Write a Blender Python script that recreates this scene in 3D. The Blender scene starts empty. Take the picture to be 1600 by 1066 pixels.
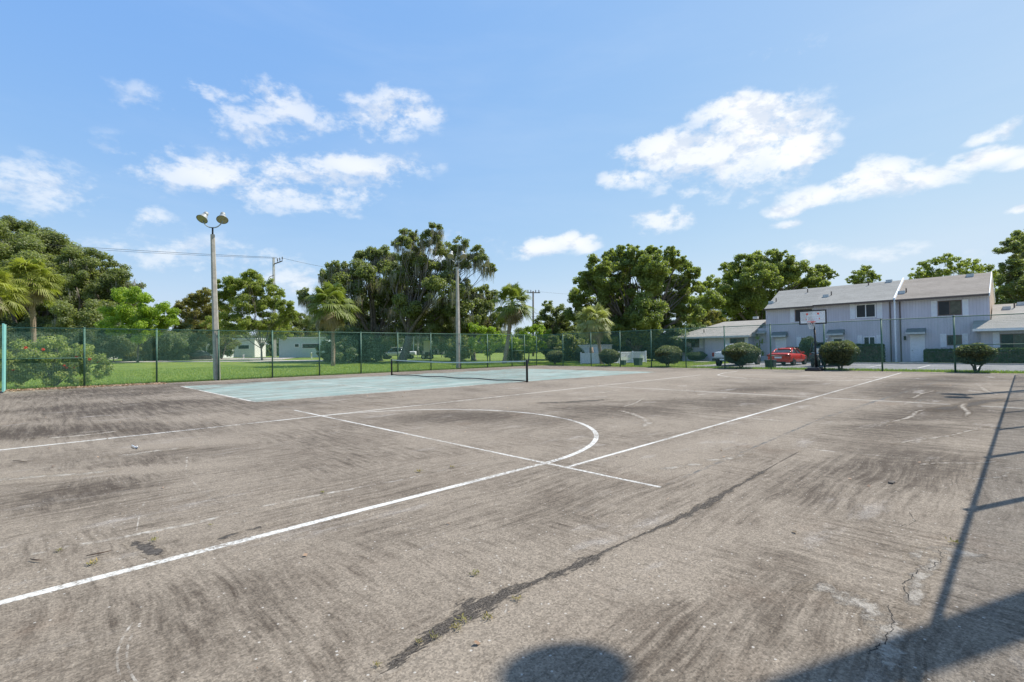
import bpy, math, random
import numpy as np
from mathutils import Vector, Matrix
random.seed(7); RNG = np.random.default_rng(11)
R = math.radians
scn = bpy.context.scene
COL = scn.collection

# ------------------------------------------------------------------ camera
# world: X runs away to the right along the court, Y away to the left, origin under the lens
H = 1.58
FPX, CX, CY = 768.0, 800.0, 533.0
AX = Vector((0.7226797760894452, 0.0017999496291144338, 0.6911806575799426))
AY = Vector((-0.691021294113578, 0.023511516241302634, 0.72245192205823))
AZ = Vector((-0.014950328187203335, -0.9997219457355968, 0.018235100814837854))
cam_d = bpy.data.cameras.new('camera'); cam = bpy.data.objects.new('camera', cam_d); COL.objects.link(cam)
right = Vector((AX[0], AY[0], AZ[0])); down = Vector((AX[1], AY[1], AZ[1])); fwd = Vector((AX[2], AY[2], AZ[2]))
m = Matrix((right, -down, -fwd)).transposed().to_4x4(); m.translation = Vector((0, 0, H))
cam.matrix_world = m
cam_d.sensor_width = 36.0; cam_d.lens = FPX / 1600 * 36.0
cam_d.clip_start = 0.05; cam_d.clip_end = 6000
scn.camera = cam

def ray(px, py):
    v = (px - CX, py - CY, FPX)
    return Vector((AX[0]*v[0]+AX[1]*v[1]+AX[2]*v[2], AY[0]*v[0]+AY[1]*v[1]+AY[2]*v[2], AZ[0]*v[0]+AZ[1]*v[1]+AZ[2]*v[2]))
def g(px, py, z=0.0):                    # survey helper: photo pixel -> point on level z
    r = ray(px, py); t = (z - H) / r.z; return Vector((r.x*t, r.y*t, z))
def W(px, py, D):                        # photo pixel at depth D
    r = ray(px, py) * (D / FPX); return Vector((r.x, r.y, H + r.z))
def onX(px, py, X):
    r = ray(px, py); t = X / r.x; return Vector((X, r.y*t, H + r.z*t))
def gh(x, y): return max(0.0, min(0.85, (y - 40) * 0.012)) - 0.03
def base(px, D):
    p = W(px, 533 + 14, D); return Vector((p.x, p.y, gh(p.x, p.y)))

# ------------------------------------------------------------------ light
SUN_EL, SUN_AZ = R(54.5), math.atan2(-0.394, 0.919)
sdir = Vector((math.cos(SUN_EL)*math.cos(SUN_AZ), math.cos(SUN_EL)*math.sin(SUN_AZ), math.sin(SUN_EL)))
sl = bpy.data.lights.new('sun', 'SUN'); sl.energy = 4.8; sl.angle = R(0.53); sl.color = (1.0, 0.955, 0.88)
so = bpy.data.objects.new('sun', sl); COL.objects.link(so)
so.rotation_euler = (-sdir).to_track_quat('-Z', 'Y').to_euler(); so.location = (0, 0, 60)
scn.view_settings.view_transform = 'Standard'; scn.view_settings.look = 'None'
scn.view_settings.gamma = 1; scn.view_settings.exposure = 0.45

# ------------------------------------------------------------------ node helper
class NT:
    def __init__(s, tree): s.t = tree
    def n(s, typ, ins=None, **kw):
        nd = s.t.nodes.new(typ)
        for k, v in kw.items(): setattr(nd, k, v)
        if ins:
            for k, v in ins.items():
                sk = nd.inputs[k]
                if isinstance(v, bpy.types.NodeSocket): s.t.links.new(v, sk)
                else: sk.default_value = v
        return nd
    def math(s, op, a, b=0.0, c=0.0, clamp=False):
        return s.n('ShaderNodeMath', {0: a, 1: b, 2: c}, operation=op, use_clamp=clamp).outputs[0]
    def vmath(s, op, a, b=(0, 0, 0)):
        nd = s.n('ShaderNodeVectorMath', {0: a, 1: b}, operation=op)
        return nd.outputs['Value'] if op in ('DOT_PRODUCT', 'LENGTH') else nd.outputs[0]
    def noise(s, vec, scale, detail=4, rough=0.5, dist=0.0):
        return s.n('ShaderNodeTexNoise', {'Vector': vec, 'Scale': scale, 'Detail': detail, 'Roughness': rough, 'Distortion': dist}).outputs[0]
    def ramp(s, fac, a, b, lo=0.0, hi=1.0):
        return s.n('ShaderNodeMapRange', {0: fac, 1: a, 2: b, 3: lo, 4: hi}, interpolation_type='SMOOTHSTEP').outputs[0]
    def mix(s, fac, a, b, blend='MIX'):
        nd = s.n('ShaderNodeMix', None, data_type='RGBA', blend_type=blend)
        for sk, v in ((nd.inputs[0], fac), (nd.inputs[6], a), (nd.inputs[7], b)):
            if isinstance(v, bpy.types.NodeSocket): s.t.links.new(v, sk)
            else: sk.default_value = v if not isinstance(v, tuple) or len(v) == 4 else (*v, 1)
        return nd.outputs[2]
    def mapping(s, vec, loc=(0,0,0), rot=(0,0,0), sc=(1,1,1), typ='POINT'):
        return s.n('ShaderNodeMapping', {'Vector': vec, 'Location': loc, 'Rotation': rot, 'Scale': sc}, vector_type=typ).outputs[0]

# ------------------------------------------------------------------ world sky with clouds
w = bpy.data.worlds.new('World'); scn.world = w; w.use_nodes = True
wt = w.node_tree; wt.nodes.clear(); N = NT(wt)
sky = N.n('ShaderNodeTexSky', None, sky_type='NISHITA', sun_disc=False)
sky.sun_elevation = SUN_EL; sky.sun_rotation = math.pi/2 - SUN_AZ
sky.air_density = 1.0; sky.dust_density = 0.5; sky.ozone_density = 2.2; sky.altitude = 0
skx = N.n('ShaderNodeSeparateColor', {0: sky.outputs[0]})
chan = [N.math('SMOOTH_MIN', N.math('MULTIPLY', N.math('POWER', skx.outputs[i], p_), k_), t_, .5) for i, (p_, k_, t_) in enumerate(((.74, 1.04, 3.1), (.46, 1.68, 3.85), (.06, 4.00, 9.0)))]
skc = N.n('ShaderNodeCombineColor', {0: chan[0], 1: chan[1], 2: chan[2]}).outputs[0]
tc = N.n('ShaderNodeTexCoord').outputs['Generated']
nrm = N.vmath('NORMALIZE', tc)
sp = N.n('ShaderNodeSeparateXYZ', {0: nrm})
az = N.math('ARCTAN2', sp.outputs[1], sp.outputs[0]); el = N.math('ARCSINE', sp.outputs[2])
ae = N.n('ShaderNodeCombineXYZ', {0: az, 1: el, 2: 0.0}).outputs[0]
def azel(px, py):
    r = ray(px, py).normalized(); return math.atan2(r.y, r.x), math.asin(r.z)
wn = N.n('ShaderNodeTexNoise', {'Vector': N.mapping(ae, sc=(1, 1.5, 1)), 'Scale': 5.0, 'Detail': 4, 'Roughness': 0.55}).outputs[1]
warp = N.vmath('MULTIPLY', N.vmath('SUBTRACT', wn, (0.5, 0.5, 0.5)), (0.16, 0.09, 0))
aew = N.vmath('ADD', ae, warp)
BL = [(1190,200,85,40,1.25),(1120,238,95,40,1.0),(1235,225,55,34,1.2),(1050,238,70,30,1.05),(985,288,45,16,.8),(1160,172,55,22,1.2),(1090,285,50,20,.45),(1200,265,60,22,.5),
      (1365,275,70,24,1.15),(1290,300,60,18,1.05),(1235,322,34,12,1.0),(1450,276,60,15,1.05),(1548,246,50,14,1.1),(1600,255,40,12,1.0),(1560,212,38,10,.8),(1590,322,34,7,.8),(1240,347,28,7,.6),
      (45,292,80,30,.1),(845,390,50,15,1.0),(895,385,34,13,1.0),(1035,347,32,16,.75),(1290,397,34,14,.45),(1380,400,40,9,.3),(1165,300,34,9,.35),
      (470,270,130,28,.72),(400,290,120,24,.62),(325,268,100,26,.85),(560,258,80,17,.85),(255,272,55,26,.6),(45,292,80,30,.5),(120,300,60,14,.3),
      (440,172,50,30,.62),(385,196,55,20,.5),(350,160,34,11,.5),(475,190,40,22,.5),(630,182,52,22,.8),(595,205,50,18,.55),(600,165,50,11,.5),(490,310,60,13,.5),
      (255,340,32,13,.45),(330,397,110,20,.5),(230,372,70,15,.33),(470,432,60,15,.5),(240,160,36,12,.25),(700,385,60,20,.4),(1225,72,26,10,.15),(1500,440,90,18,.2)]
acc = None
for (px, py, rx, ry, st) in BL:
    a0, e0 = azel(px, py)
    aw = abs(azel(px+rx, py)[0]-azel(px-rx, py)[0])/2; eh = abs(azel(px, py+ry)[1]-azel(px, py-ry)[1])/2
    v = N.vmath('MULTIPLY', N.vmath('SUBTRACT', aew, (a0, e0, 0)), (.88/aw, .86/eh, 0))
    d = N.math('MULTIPLY_ADD', N.vmath('DOT_PRODUCT', v, v), -0.62*st, st)
    acc = d if acc is None else N.math('SMOOTH_MAX', acc, d, 0.15)
f1 = N.noise(N.mapping(ae, loc=(3.1, 1.7, 0), sc=(1, 1.7, 1)), 11, 8, .62, .2)
f2 = N.noise(N.mapping(ae, loc=(9.1, 4.7, 0), sc=(1, 1.6, 1)), 34, 6, .6, .1)
den = N.math('ADD', N.math('MAXIMUM', acc, -1.5), N.math('MULTIPLY_ADD', f1, 3.6, -1.9))
den = N.math('ADD', den, N.math('MULTIPLY_ADD', f2, 2.0, -1.0))
alpha = N.ramp(den, -0.10, 0.85)
edge = N.math('MAXIMUM', N.math('MINIMUM', acc, 1.0), 0.0)
alpha = N.math('MULTIPLY', alpha, N.ramp(acc, -0.8, 1.45, 0.0, 1.0))
alpha = N.math('MULTIPLY', alpha, 0.96)
f3 = N.noise(N.mapping(ae, loc=(3.1, 1.72, 0), sc=(1, 1.7, 1)), 8, 3, .5)
f4 = N.noise(N.mapping(ae, loc=(3.1, 1.745, 0), sc=(1, 1.7, 1)), 11, 6, .6, .2)
shade = N.ramp(N.math('SUBTRACT', f1, f4), -.10, .06)
ccol = N.mix(shade, (3.9, 4.2, 4.7, 1), (5.2, 5.25, 5.3, 1))
# thin high veil over the whole sky
veil = N.noise(N.mapping(ae, sc=(.7, 3.5, 1)), 2.3, 6, .6, .3)
vf = N.math('MULTIPLY', N.ramp(veil, .40, .80), .10)
skc = N.mix(vf, skc, (4.2, 4.6, 5.1, 1))
fin = N.mix(alpha, skc, ccol)
bg = N.n('ShaderNodeBackground', {'Color': fin, 'Strength': 0.15})
wo = N.n('ShaderNodeOutputWorld'); wt.links.new(bg.outputs[0], wo.inputs[0])

# ------------------------------------------------------------------ tags
def tag(o, label=None, cat=None, group=None, kind=None):
    if label: o['label'] = label
    if cat: o['category'] = cat
    if group: o['group'] = group
    if kind: o['kind'] = kind
    return o
def empty(name, loc, label, cat, group=None, rz=0):
    o = bpy.data.objects.new(name, None); COL.objects.link(o); o.location = loc; o.rotation_euler = (0, 0, rz)
    o.empty_display_size = .3
    return tag(o, label, cat, group)
def dup(o, parent=None):
    c = o.copy(); COL.objects.link(c); c.parent = parent
    for ch in list(o.children): dup(ch, c)
    return c

# ------------------------------------------------------------------ mesh builder
class MB:
    def __init__(s): s.v = []; s.f = []
    def add(s, vs, fs):
        o = len(s.v); s.v += [tuple(p) for p in vs]; s.f += [tuple(i+o for i in f) for f in fs]; return s
    def box(s, x0, x1, y0, y1, z0, z1):
        return s.add([(x0,y0,z0),(x1,y0,z0),(x1,y1,z0),(x0,y1,z0),(x0,y0,z1),(x1,y0,z1),(x1,y1,z1),(x0,y1,z1)],
              [(0,3,2,1),(4,5,6,7),(0,1,5,4),(1,2,6,5),(2,3,7,6),(3,0,4,7)])
    def prism(s, poly, d):                # poly: list of 3D points, d: extrusion vector
        n = len(poly); P = [Vector(p) for p in poly]; d = Vector(d)
        return s.add(P + [p + d for p in P], [tuple(range(n)), tuple(range(2*n-1, n-1, -1))] + [(i, i+n, (i+1) % n + n, (i+1) % n) for i in range(n)])
    def quad(s, *p): return s.add(p, [tuple(range(len(p)))])
    def tube(s, pts, rad, seg=8, cap=True):
        pts = [Vector(p) for p in pts]; n = len(pts)
        if not hasattr(rad, '__len__'): rad = [rad]*n
        vs = []; fs = []
        ref = None
        for i in range(n):
            t = (pts[min(i+1, n-1)] - pts[max(i-1, 0)]).normalized()
            if ref is None: ref = t.orthogonal().normalized()
            ref = (ref - t * ref.dot(t)).normalized() if (ref - t*ref.dot(t)).length > 1e-5 else t.orthogonal().normalized()
            b = t.cross(ref)
            for k in range(seg):
                a = 2*math.pi*k/seg; vs.append(pts[i] + (ref*math.cos(a) + b*math.sin(a))*rad[i])
        for i in range(n-1):
            for k in range(seg):
                fs.append((i*seg+k, i*seg+(k+1) % seg, (i+1)*seg+(k+1) % seg, (i+1)*seg+k))
        if cap: fs += [tuple(range(seg-1, -1, -1)), tuple(range((n-1)*seg, n*seg))]
        return s.add(vs, fs)
    def lathe(s, prof, origin=(0,0,0), axis=(0,0,1), seg=20):
        ax = Vector(axis).normalized(); u = ax.orthogonal().normalized(); v = ax.cross(u); o = Vector(origin)
        vs = []; fs = []
        for r, h in prof:
            for k in range(seg):
                a = 2*math.pi*k/seg; vs.append(o + ax*h + (u*math.cos(a)+v*math.sin(a))*r)
        for i in range(len(prof)-1):
            for k in range(seg): fs.append((i*seg+k, i*seg+(k+1) % seg, (i+1)*seg+(k+1) % seg, (i+1)*seg+k))
        return s.add(vs, fs)
    def loft(s, rings, closed=True):
        n = len(rings[0]); vs = [p for r in rings for p in r]; fs = []
        for i in range(len(rings)-1):
            for k in range(n if closed else n-1):
                fs.append((i*n+k, i*n+(k+1) % n, (i+1)*n+(k+1) % n, (i+1)*n+k))
        fs += [tuple(range(n-1, -1, -1)), tuple(range((len(rings)-1)*n, len(rings)*n))]
        return s.add(vs, fs)
    def build(s, name, mat, parent=None, smooth=False, bevel=0):
        me = bpy.data.meshes.new(name); me.from_pydata(s.v, [], s.f); me.materials.append(mat)
        if smooth: me.polygons.foreach_set('use_smooth', [True]*len(me.polygons))
        me.update(); o = bpy.data.objects.new(name, me); COL.objects.link(o)
        if parent: o.parent = parent
        if smooth == 'auto':
            md = o.modifiers.new('n', 'EDGE_SPLIT'); md.split_angle = R(38)
        if bevel:
            b = o.modifiers.new('b', 'BEVEL'); b.width = bevel; b.segments = 2; b.limit_method = 'ANGLE'
        return o
def raw(name, verts, faces_per, mat, parent=None, tint=None):
    """verts (n,k,3) array of n polygons with k corners"""
    n, k, _ = verts.shape
    me = bpy.data.meshes.new(name); me.vertices.add(n*k); me.vertices.foreach_set('co', verts.astype(np.float32).ravel())
    me.loops.add(n*k); me.loops.foreach_set('vertex_index', np.arange(n*k, dtype=np.int32))
    me.polygons.add(n); me.polygons.foreach_set('loop_start', np.arange(0, n*k, k, dtype=np.int32))
    me.polygons.foreach_set('loop_total', np.full(n, k, dtype=np.int32))
    if tint is not None:
        a = me.attributes.new('tint', 'FLOAT', 'FACE'); a.data.foreach_set('value', tint.astype(np.float32))
    me.materials.append(mat); me.update(calc_edges=True); me.validate()
    o = bpy.data.objects.new(name, me); COL.objects.link(o)
    if parent: o.parent = parent
    return o

# ------------------------------------------------------------------ materials
def new_mat(name):
    mt = bpy.data.materials.new(name); mt.use_nodes = True; mt.node_tree.nodes.clear(); n = NT(mt.node_tree)
    out = n.n('ShaderNodeOutputMaterial'); return mt, n, out
def simple(name, col, rough=.6, metal=0, var=.12, scale=4, bump=0, bscale=30, spec=.4, trans=0):
    mt, n, out = new_mat(name)
    oc = n.n('ShaderNodeTexCoord').outputs['Object']
    f = n.noise(oc, scale, 6, .6)
    c = n.mix(n.ramp(f, .3, .7), tuple(x*(1-var) for x in col), tuple(min(1, x*(1+var)) for x in col))
    b = n.n('ShaderNodeBsdfPrincipled', {'Base Color': c, 'Roughness': rough, 'Metallic': metal, 'Specular IOR Level': spec, 'Transmission Weight': trans})
    if bump:
        h = n.noise(oc, bscale, 5, .6)
        n.t.links.new(n.n('ShaderNodeBump', {'Height': h, 'Strength': bump, 'Distance': .02}).outputs[0], b.inputs['Normal'])
    n.t.links.new(b.outputs[0], out.inputs[0]); return mt

# asphalt look as a node group in world-size coordinates
AG = bpy.data.node_groups.new('asphalt_look', 'ShaderNodeTree')
AG.interface.new_socket('Color', in_out='OUTPUT', socket_type='NodeSocketColor')
AG.interface.new_socket('Height', in_out='OUTPUT', socket_type='NodeSocketFloat')
AG.interface.new_socket('Stain', in_out='OUTPUT', socket_type='NodeSocketFloat')
n = NT(AG); go = n.n('NodeGroupOutput')
oc = n.n('ShaderNodeTexCoord').outputs['Object']
wv = n.vmath('MULTIPLY', n.vmath('SUBTRACT', n.n('ShaderNodeTexNoise', {'Vector': oc, 'Scale': .5, 'Detail': 3}).outputs[1], (.5,.5,.5)), (.42, .42, 0))
ow = n.vmath('ADD', oc, wv)
ow2 = n.vmath('ADD', oc, n.vmath('MULTIPLY', wv, (.35, .35, 0)))
sx = n.noise(n.mapping(ow, sc=(.50, 9.0, 1)), 1.6, 10, .76)                    # streaks along X
sy = n.noise(n.mapping(ow2, rot=(0,0,R(-45)), sc=(6.0, .34, 1)), 1.5, 10, .76)    # sweeping marks across
sz = n.noise(n.mapping(ow, rot=(0,0,R(45)), sc=(9.5, .9, 1)), 1.5, 10, .76)
pos = n.n('ShaderNodeSeparateXYZ', {0: oc}); far_ = n.math('MAXIMUM', n.ramp(pos.outputs[0], 7.0, 11.0), n.ramp(pos.outputs[1], 9.5, 13.0))
sel = n.ramp(n.noise(oc, .33, 3, .5), .46, .54)
st = n.mix(far_, n.mix(sel, sx, sz), sy)
lowf = n.noise(ow, .45, 7, .68)
fine = n.noise(oc, 7, 5, .7)
v = n.math('ADD', n.math('MULTIPLY', st, .84), n.math('ADD', n.math('MULTIPLY', lowf, .60), n.math('MULTIPLY', fine, .34)))
# placed stains: (x, y, rx, ry, rot deg, strength) + darker, - lighter
ST = [(1.2,9.4,1.3,.9,-40,.10),(.35,7.6,.9,.8,10,.16),(4.5,9.0,3,1.6,20,.04),(7.4,9.2,1.6,2.2,30,.12),(2.4,3.8,.9,.5,20,.09),(.9,3.6,.5,.7,0,.10),(3.4,3.2,1.0,.6,10,.07),
      (10.5,7.7,2.2,1.5,-45,.10),(9.1,7.2,.9,.7,0,.08),(11,2.0,3,1.2,0,.10),(14.5,1.2,3.5,1.5,-20,.17),(20,2,5,1.7,0,.17),(26,3,6,1.7,0,.14),(13,6.3,4,1.6,-30,.12),(21,6.5,4,1.4,-10,.12),(31,1.5,4,2,0,.18),(9,1.0,1.5,.8,-20,.12),(2.2,1.2,.7,.3,20,.10),(7.5,1.2,2,.9,-30,.10),(5.4,1.3,1.3,.5,25,.09),(3.6,1.2,.9,.4,20,.07),
      (0,14.5,4,1.4,-40,.16),(2,19,5,3,-40,.16),(2,27,5,4,-40,.14),(6,30,8,3,-10,.10),(6,15.5,5,.9,-10,.05),(12,8.7,2.4,.35,-40,.1),(18,6,6,2.5,-20,.05),(25,8,5,2,0,.03),
      (.8,8.6,1.4,.28,-32,-.22),(-.1,8.9,.8,.25,-30,-.25),(1.9,10.3,1.3,.5,-30,-.12),(2,2.0,2,.5,0,-.09),(9.5,3.6,5,.6,0,-.10),(12.5,1.9,2.5,.4,-44,-.1),(15,11,8,3,0,-.07),(24,14,9,3,0,-.12),(30,10,6,6,0,-.14),(33,3,4,6,0,-.05),(6.0,3.2,1.2,.5,0,-.08),(8,2.2,1,.3,0,-.06)]
for (x, y, rx, ry, ro, s_) in ST:
    q = n.mapping(ow, loc=(x, y, 0), rot=(0, 0, R(ro)), sc=(rx, ry, 1), typ='TEXTURE')
    q2 = n.vmath('MULTIPLY', q, (1, 1, 0))
    d = n.ramp(n.vmath('LENGTH', q2), 0.2, 1.25, s_, 0.0)
    v = n.math('ADD', v, d)
stain = n.ramp(v, .78, 1.16)
c1 = n.mix(stain, (.226,.189,.146,1), (.056,.042,.030,1))
hue = n.ramp(n.noise(oc, .9, 4, .6), .45, .8)
c1 = n.mix(n.math('MULTIPLY', hue, .3), c1, (.185,.148,.112,1))
# pale mineral scum in ragged patches
ms = n.noise(n.mapping(ow, sc=(.5, 1.6, 1)), .8, 8, .72)
c1 = n.mix(n.math('MULTIPLY', n.ramp(ms, .56, .70), .60), c1, (.33,.30,.265,1))
# rusty/brown tinge patches
br = n.noise(n.mapping(oc, loc=(5, 9, 0)), .55, 5, .6)
c1 = n.mix(n.math('MULTIPLY', n.ramp(br, .60, .78), .35), c1, (.15,.095,.06,1))
# aggregate speckle: three grain sizes
vo = n.n('ShaderNodeTexVoronoi', {'Vector': oc, 'Scale': 95.0}); 
spk = n.n('ShaderNodeSeparateColor', {0: vo.outputs['Color']}).outputs[0]
g2 = n.noise(oc, 38, 4, .75)
gr = n.math('ADD', n.math('MULTIPLY_ADD', spk, .62, .69), n.math('MULTIPLY_ADD', g2, 1.1, -.55))
gcol = n.n('ShaderNodeCombineColor', {0: gr, 1: gr, 2: gr}).outputs[0]
c1 = n.mix(1.0, c1, gcol, 'MULTIPLY')
vo2 = n.n('ShaderNodeTexVoronoi', {'Vector': oc, 'Scale': 34.0}); s2 = n.n('ShaderNodeSeparateColor', {0: vo2.outputs['Color']}).outputs[1]
wsp = n.math('MULTIPLY', n.math('GREATER_THAN', s2, .965), n.math('LESS_THAN', vo2.outputs['Distance'], .25))
c1 = n.mix(n.math('MULTIPLY', wsp, .7), c1, (.50,.47,.42,1))
hgt = n.math('ADD', n.math('MULTIPLY', spk, .6), n.math('MULTIPLY', g2, .8))
AG.links.new(c1, go.inputs[0]); AG.links.new(hgt, go.inputs[1]); AG.links.new(stain, go.inputs[2])

def asphalt_based(name, paint=None, cov=.5, soft=.12, nscale=9, tone=None, cov_lo=None):
    mt, n, out = new_mat(name)
    ag = n.n('ShaderNodeGroup'); ag.node_tree = AG
    oc = n.n('ShaderNodeTexCoord').outputs['Object']; c = ag.outputs[0]; rough = .9
    if paint:
        f = n.math('ADD', n.math('MULTIPLY', n.noise(oc, nscale, 8, .72), .75), n.math('MULTIPLY', n.noise(oc, .5, 4, .6), .45))
        f = n.math('SUBTRACT', f, n.math('MULTIPLY', ag.outputs[2], .10))
        mk = n.ramp(f, cov - soft, cov + soft)
        pc = paint
        if tone:
            pc = n.mix(n.ramp(n.noise(n.mapping(oc, sc=(.4,1.2,1)), .8, 7, .7), .35, .65), paint, tone)
        gr = n.noise(oc, 60, 3, .7); gg = n.math('MULTIPLY_ADD', gr, .5, .75)
        pc = n.mix(1.0, pc, n.n('ShaderNodeCombineColor', {0: gg, 1: gg, 2: gg}).outputs[0], 'MULTIPLY')
        c = n.mix(mk, c, pc)
    b = n.n('ShaderNodeBsdfPrincipled', {'Base Color': c, 'Roughness': rough, 'Specular IOR Level': .25})
    n.t.links.new(n.n('ShaderNodeBump', {'Height': ag.outputs[1], 'Strength': .55, 'Distance': .006}).outputs[0], b.inputs['Normal'])
    n.t.links.new(b.outputs[0], out.inputs[0]); return mt
M = {}
M['asphalt'] = asphalt_based('court_asphalt')
M['line'] = asphalt_based('white_line_paint', (.60,.59,.55,1), cov=.54, soft=.11, nscale=26)
M['line_worn'] = asphalt_based('worn_line_paint', (.55,.53,.48,1), cov=.53, soft=.10, nscale=8)
M['line_faint'] = asphalt_based('faint_line_paint', (.42,.39,.34,1), cov=.64, soft=.12, nscale=9)
M['line_dark'] = asphalt_based('dark_groove', (.10,.098,.092,1), cov=.58, soft=.1, nscale=5)
M['teal'] = asphalt_based('teal_court_paint', (.185,.262,.236,1), cov=.49, soft=.20, nscale=1.8, tone=(.29,.345,.312,1))

def grass_mat():
    mt, n, out = new_mat('grass_ground'); oc = n.n('ShaderNodeTexCoord').outputs['Object']
    f = n.noise(oc, .35, 6, .65); f2 = n.noise(oc, 14, 5, .75)
    c = n.mix(n.ramp(f, .35, .68), (.150,.215,.040,1), (.265,.32,.07,1))
    c = n.mix(n.math('MULTIPLY', n.ramp(n.noise(oc, 1.6, 5, .7), .58, .75), .5), c, (.30,.29,.10,1))
    gp = n.n('ShaderNodeSeparateXYZ', {0: oc})
    soil = n.math('MULTIPLY', n.ramp(gp.outputs[1], 34.0, 35.1, 1.0, 0.0), n.ramp(n.noise(oc, 2.4, 6, .75), .40, .60))
    c = n.mix(n.math('MULTIPLY', soil, .8), c, (.26,.20,.13,1))
    c = n.mix(n.math('MULTIPLY', n.ramp(n.noise(oc, .12, 3, .5), .5, .62), .35), c, (.30,.33,.08,1))
    c = n.mix(n.ramp(f2, .3, .7, .0, .75), n.mix(1.0, c, (.42,.5,.36,1), 'MULTIPLY'), n.mix(1.0, c, (1.25,1.2,1.1,1), 'MULTIPLY'))
    b = n.n('ShaderNodeBsdfPrincipled', {'Base Color': c, 'Roughness': .85, 'Specular IOR Level': .15})
    n.t.links.new(n.n('ShaderNodeBump', {'Height': f2, 'Strength': .9, 'Distance': .06}).outputs[0], b.inputs['Normal'])
    n.t.links.new(b.outputs[0], out.inputs[0]); return mt
M['grass'] = grass_mat()
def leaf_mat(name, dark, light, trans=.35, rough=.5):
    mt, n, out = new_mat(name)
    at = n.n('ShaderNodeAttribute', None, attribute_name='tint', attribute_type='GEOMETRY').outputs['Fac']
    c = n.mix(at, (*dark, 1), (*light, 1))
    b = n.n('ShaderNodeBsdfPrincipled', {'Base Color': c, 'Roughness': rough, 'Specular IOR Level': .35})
    tl = n.n('ShaderNodeBsdfTranslucent', {'Color': n.mix(1.0, c, (1.25,1.35,.6,1), 'MULTIPLY')})
    mx = n.n('ShaderNodeMixShader', {0: trans}); n.t.links.new(b.outputs[0], mx.inputs[1]); n.t.links.new(tl.outputs[0], mx.inputs[2])
    n.t.links.new(mx.outputs[0], out.inputs[0]); return mt
M['oak'] = leaf_mat('oak_leaf', (0.120,0.146,0.061), (0.300,0.329,0.125), .50)
M['oakr'] = leaf_mat('dense_leaf', (0.121,0.165,0.051), (0.352,0.385,0.108), .50)
M['bright'] = leaf_mat('bright_leaf', (0.149,0.230,0.029), (0.391,0.506,0.069), .45)
M['maple'] = leaf_mat('light_leaf', (0.138,0.178,0.046), (0.378,0.420,0.105), .50)
M['rust'] = leaf_mat('rusty_leaf', (.135,.125,.045), (.36,.33,.10), .50)
M['dusk'] = leaf_mat('understory_leaf', (0.094,0.133,0.077), (0.219,0.260,0.122), .50)
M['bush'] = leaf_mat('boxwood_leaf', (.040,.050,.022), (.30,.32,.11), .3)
M['hedge'] = leaf_mat('hedge_leaf', (0.042,0.072,0.030), (0.096,0.144,0.054), .3)
M['palm'] = leaf_mat('palm_frond', (.09,.125,.03), (.27,.31,.07), .35)
M['palmy'] = leaf_mat('yellow_palm_frond', (.12,.15,.035), (.42,.43,.09), .4)
M['palmp'] = leaf_mat('pale_palm_frond', (.20,.22,.07), (.42,.43,.18), .35)
M['hib'] = leaf_mat('hibiscus_leaf', (.15,.20,.06), (.42,.46,.13), .45)
M['dead'] = leaf_mat('dead_frond', (.20,.15,.10), (.42,.34,.23), .25)
M['moss'] = leaf_mat('hanging_moss', (.20,.185,.15), (.42,.39,.32), .3)
M['flower'] = leaf_mat('red_flower', (.62,.03,.02), (.8,.08,.03), .3)
M['litter'] = leaf_mat('dry_leaves', (.20,.12,.07), (.48,.33,.22), .1)
M['weed'] = leaf_mat('weed_leaf', (.16,.17,.05), (.36,.26,.08), .3)
M['blade'] = leaf_mat('grass_blade', (.14,.23,.035), (.32,.40,.08), .4)
M['bark'] = simple('bark', (.16,.13,.105), .95, var=.4, scale=5, bump=.6, bscale=18)
M['palmbark'] = simple('palm_bark', (.27,.20,.145), .95, var=.35, scale=9, bump=.8, bscale=22)
M['concrete'] = simple('concrete_pole', (.40,.36,.30), .9, var=.18, scale=3, bump=.2)
M['uconc'] = simple('pale_concrete_pole', (.50,.49,.46), .9, var=.12, scale=2)
M['wood'] = simple('dark_pole_wood', (.10,.085,.07), .9, var=.3, scale=6)
M['galv'] = simple('galvanized_metal', (.42,.43,.43), .45, .6, .15)
M['lampm'] = simple('lamp_housing', (.34,.35,.33), .5, .3, .2)
M['lens'] = simple('lamp_glass', (.30,.28,.18), .15, 0, .25, 14)
M['green'] = simple('green_vinyl', (.10,.25,.18), .5, 0, .15)
M['gpost'] = simple('green_painted_post', (.055,.125,.085), .55, 0, .25, 8)
M['tealp'] = simple('teal_windscreen', (.22,.52,.47), .7, 0, .1, 6)
M['black'] = simple('black_metal', (.012,.012,.013), .45, .0, .2)
M['blackr'] = simple('black_rubber', (.018,.018,.018), .85)
M['net'] = simple('net_cord', (.03,.035,.03), .9)
M['band'] = simple('net_band', (.46,.52,.48), .85)
M['sill'] = simple('trim_white', (.74,.75,.76), .6, 0, .04)
M['frame'] = simple('white_frame', (.80,.80,.80), .5, 0, .04)
M['door'] = simple('pale_door', (.78,.79,.82), .5, 0, .05)
M['shut'] = simple('shutter_paint', (.78,.79,.82), .6, 0, .05)
M['gutter'] = simple('brown_gutter', (.12,.085,.07), .6)
M['awn'] = simple('awning_panel', (.17,.18,.18), .7, 0, .15)
M['fasc'] = simple('pale_fascia', (.52,.54,.54), .6)
M['beige'] = simple('beige_gable', (.50,.38,.28), .85, 0, .15)
M['path'] = simple('path_concrete', (.42,.38,.33), .95, 0, .15, 1.2)
M['lot'] = simple('parking_asphalt', (.20,.195,.19), .95, 0, .22, .8, .3, 60)
M['lotline'] = simple('parking_line', (.62,.60,.55), .9, 0, .2, 6)
M['white'] = simple('white_vinyl', (.74,.74,.74), .5, 0, .05)
M['brick'] = simple('brown_brick', (.24,.17,.13), .9, 0, .3, 3)
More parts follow.
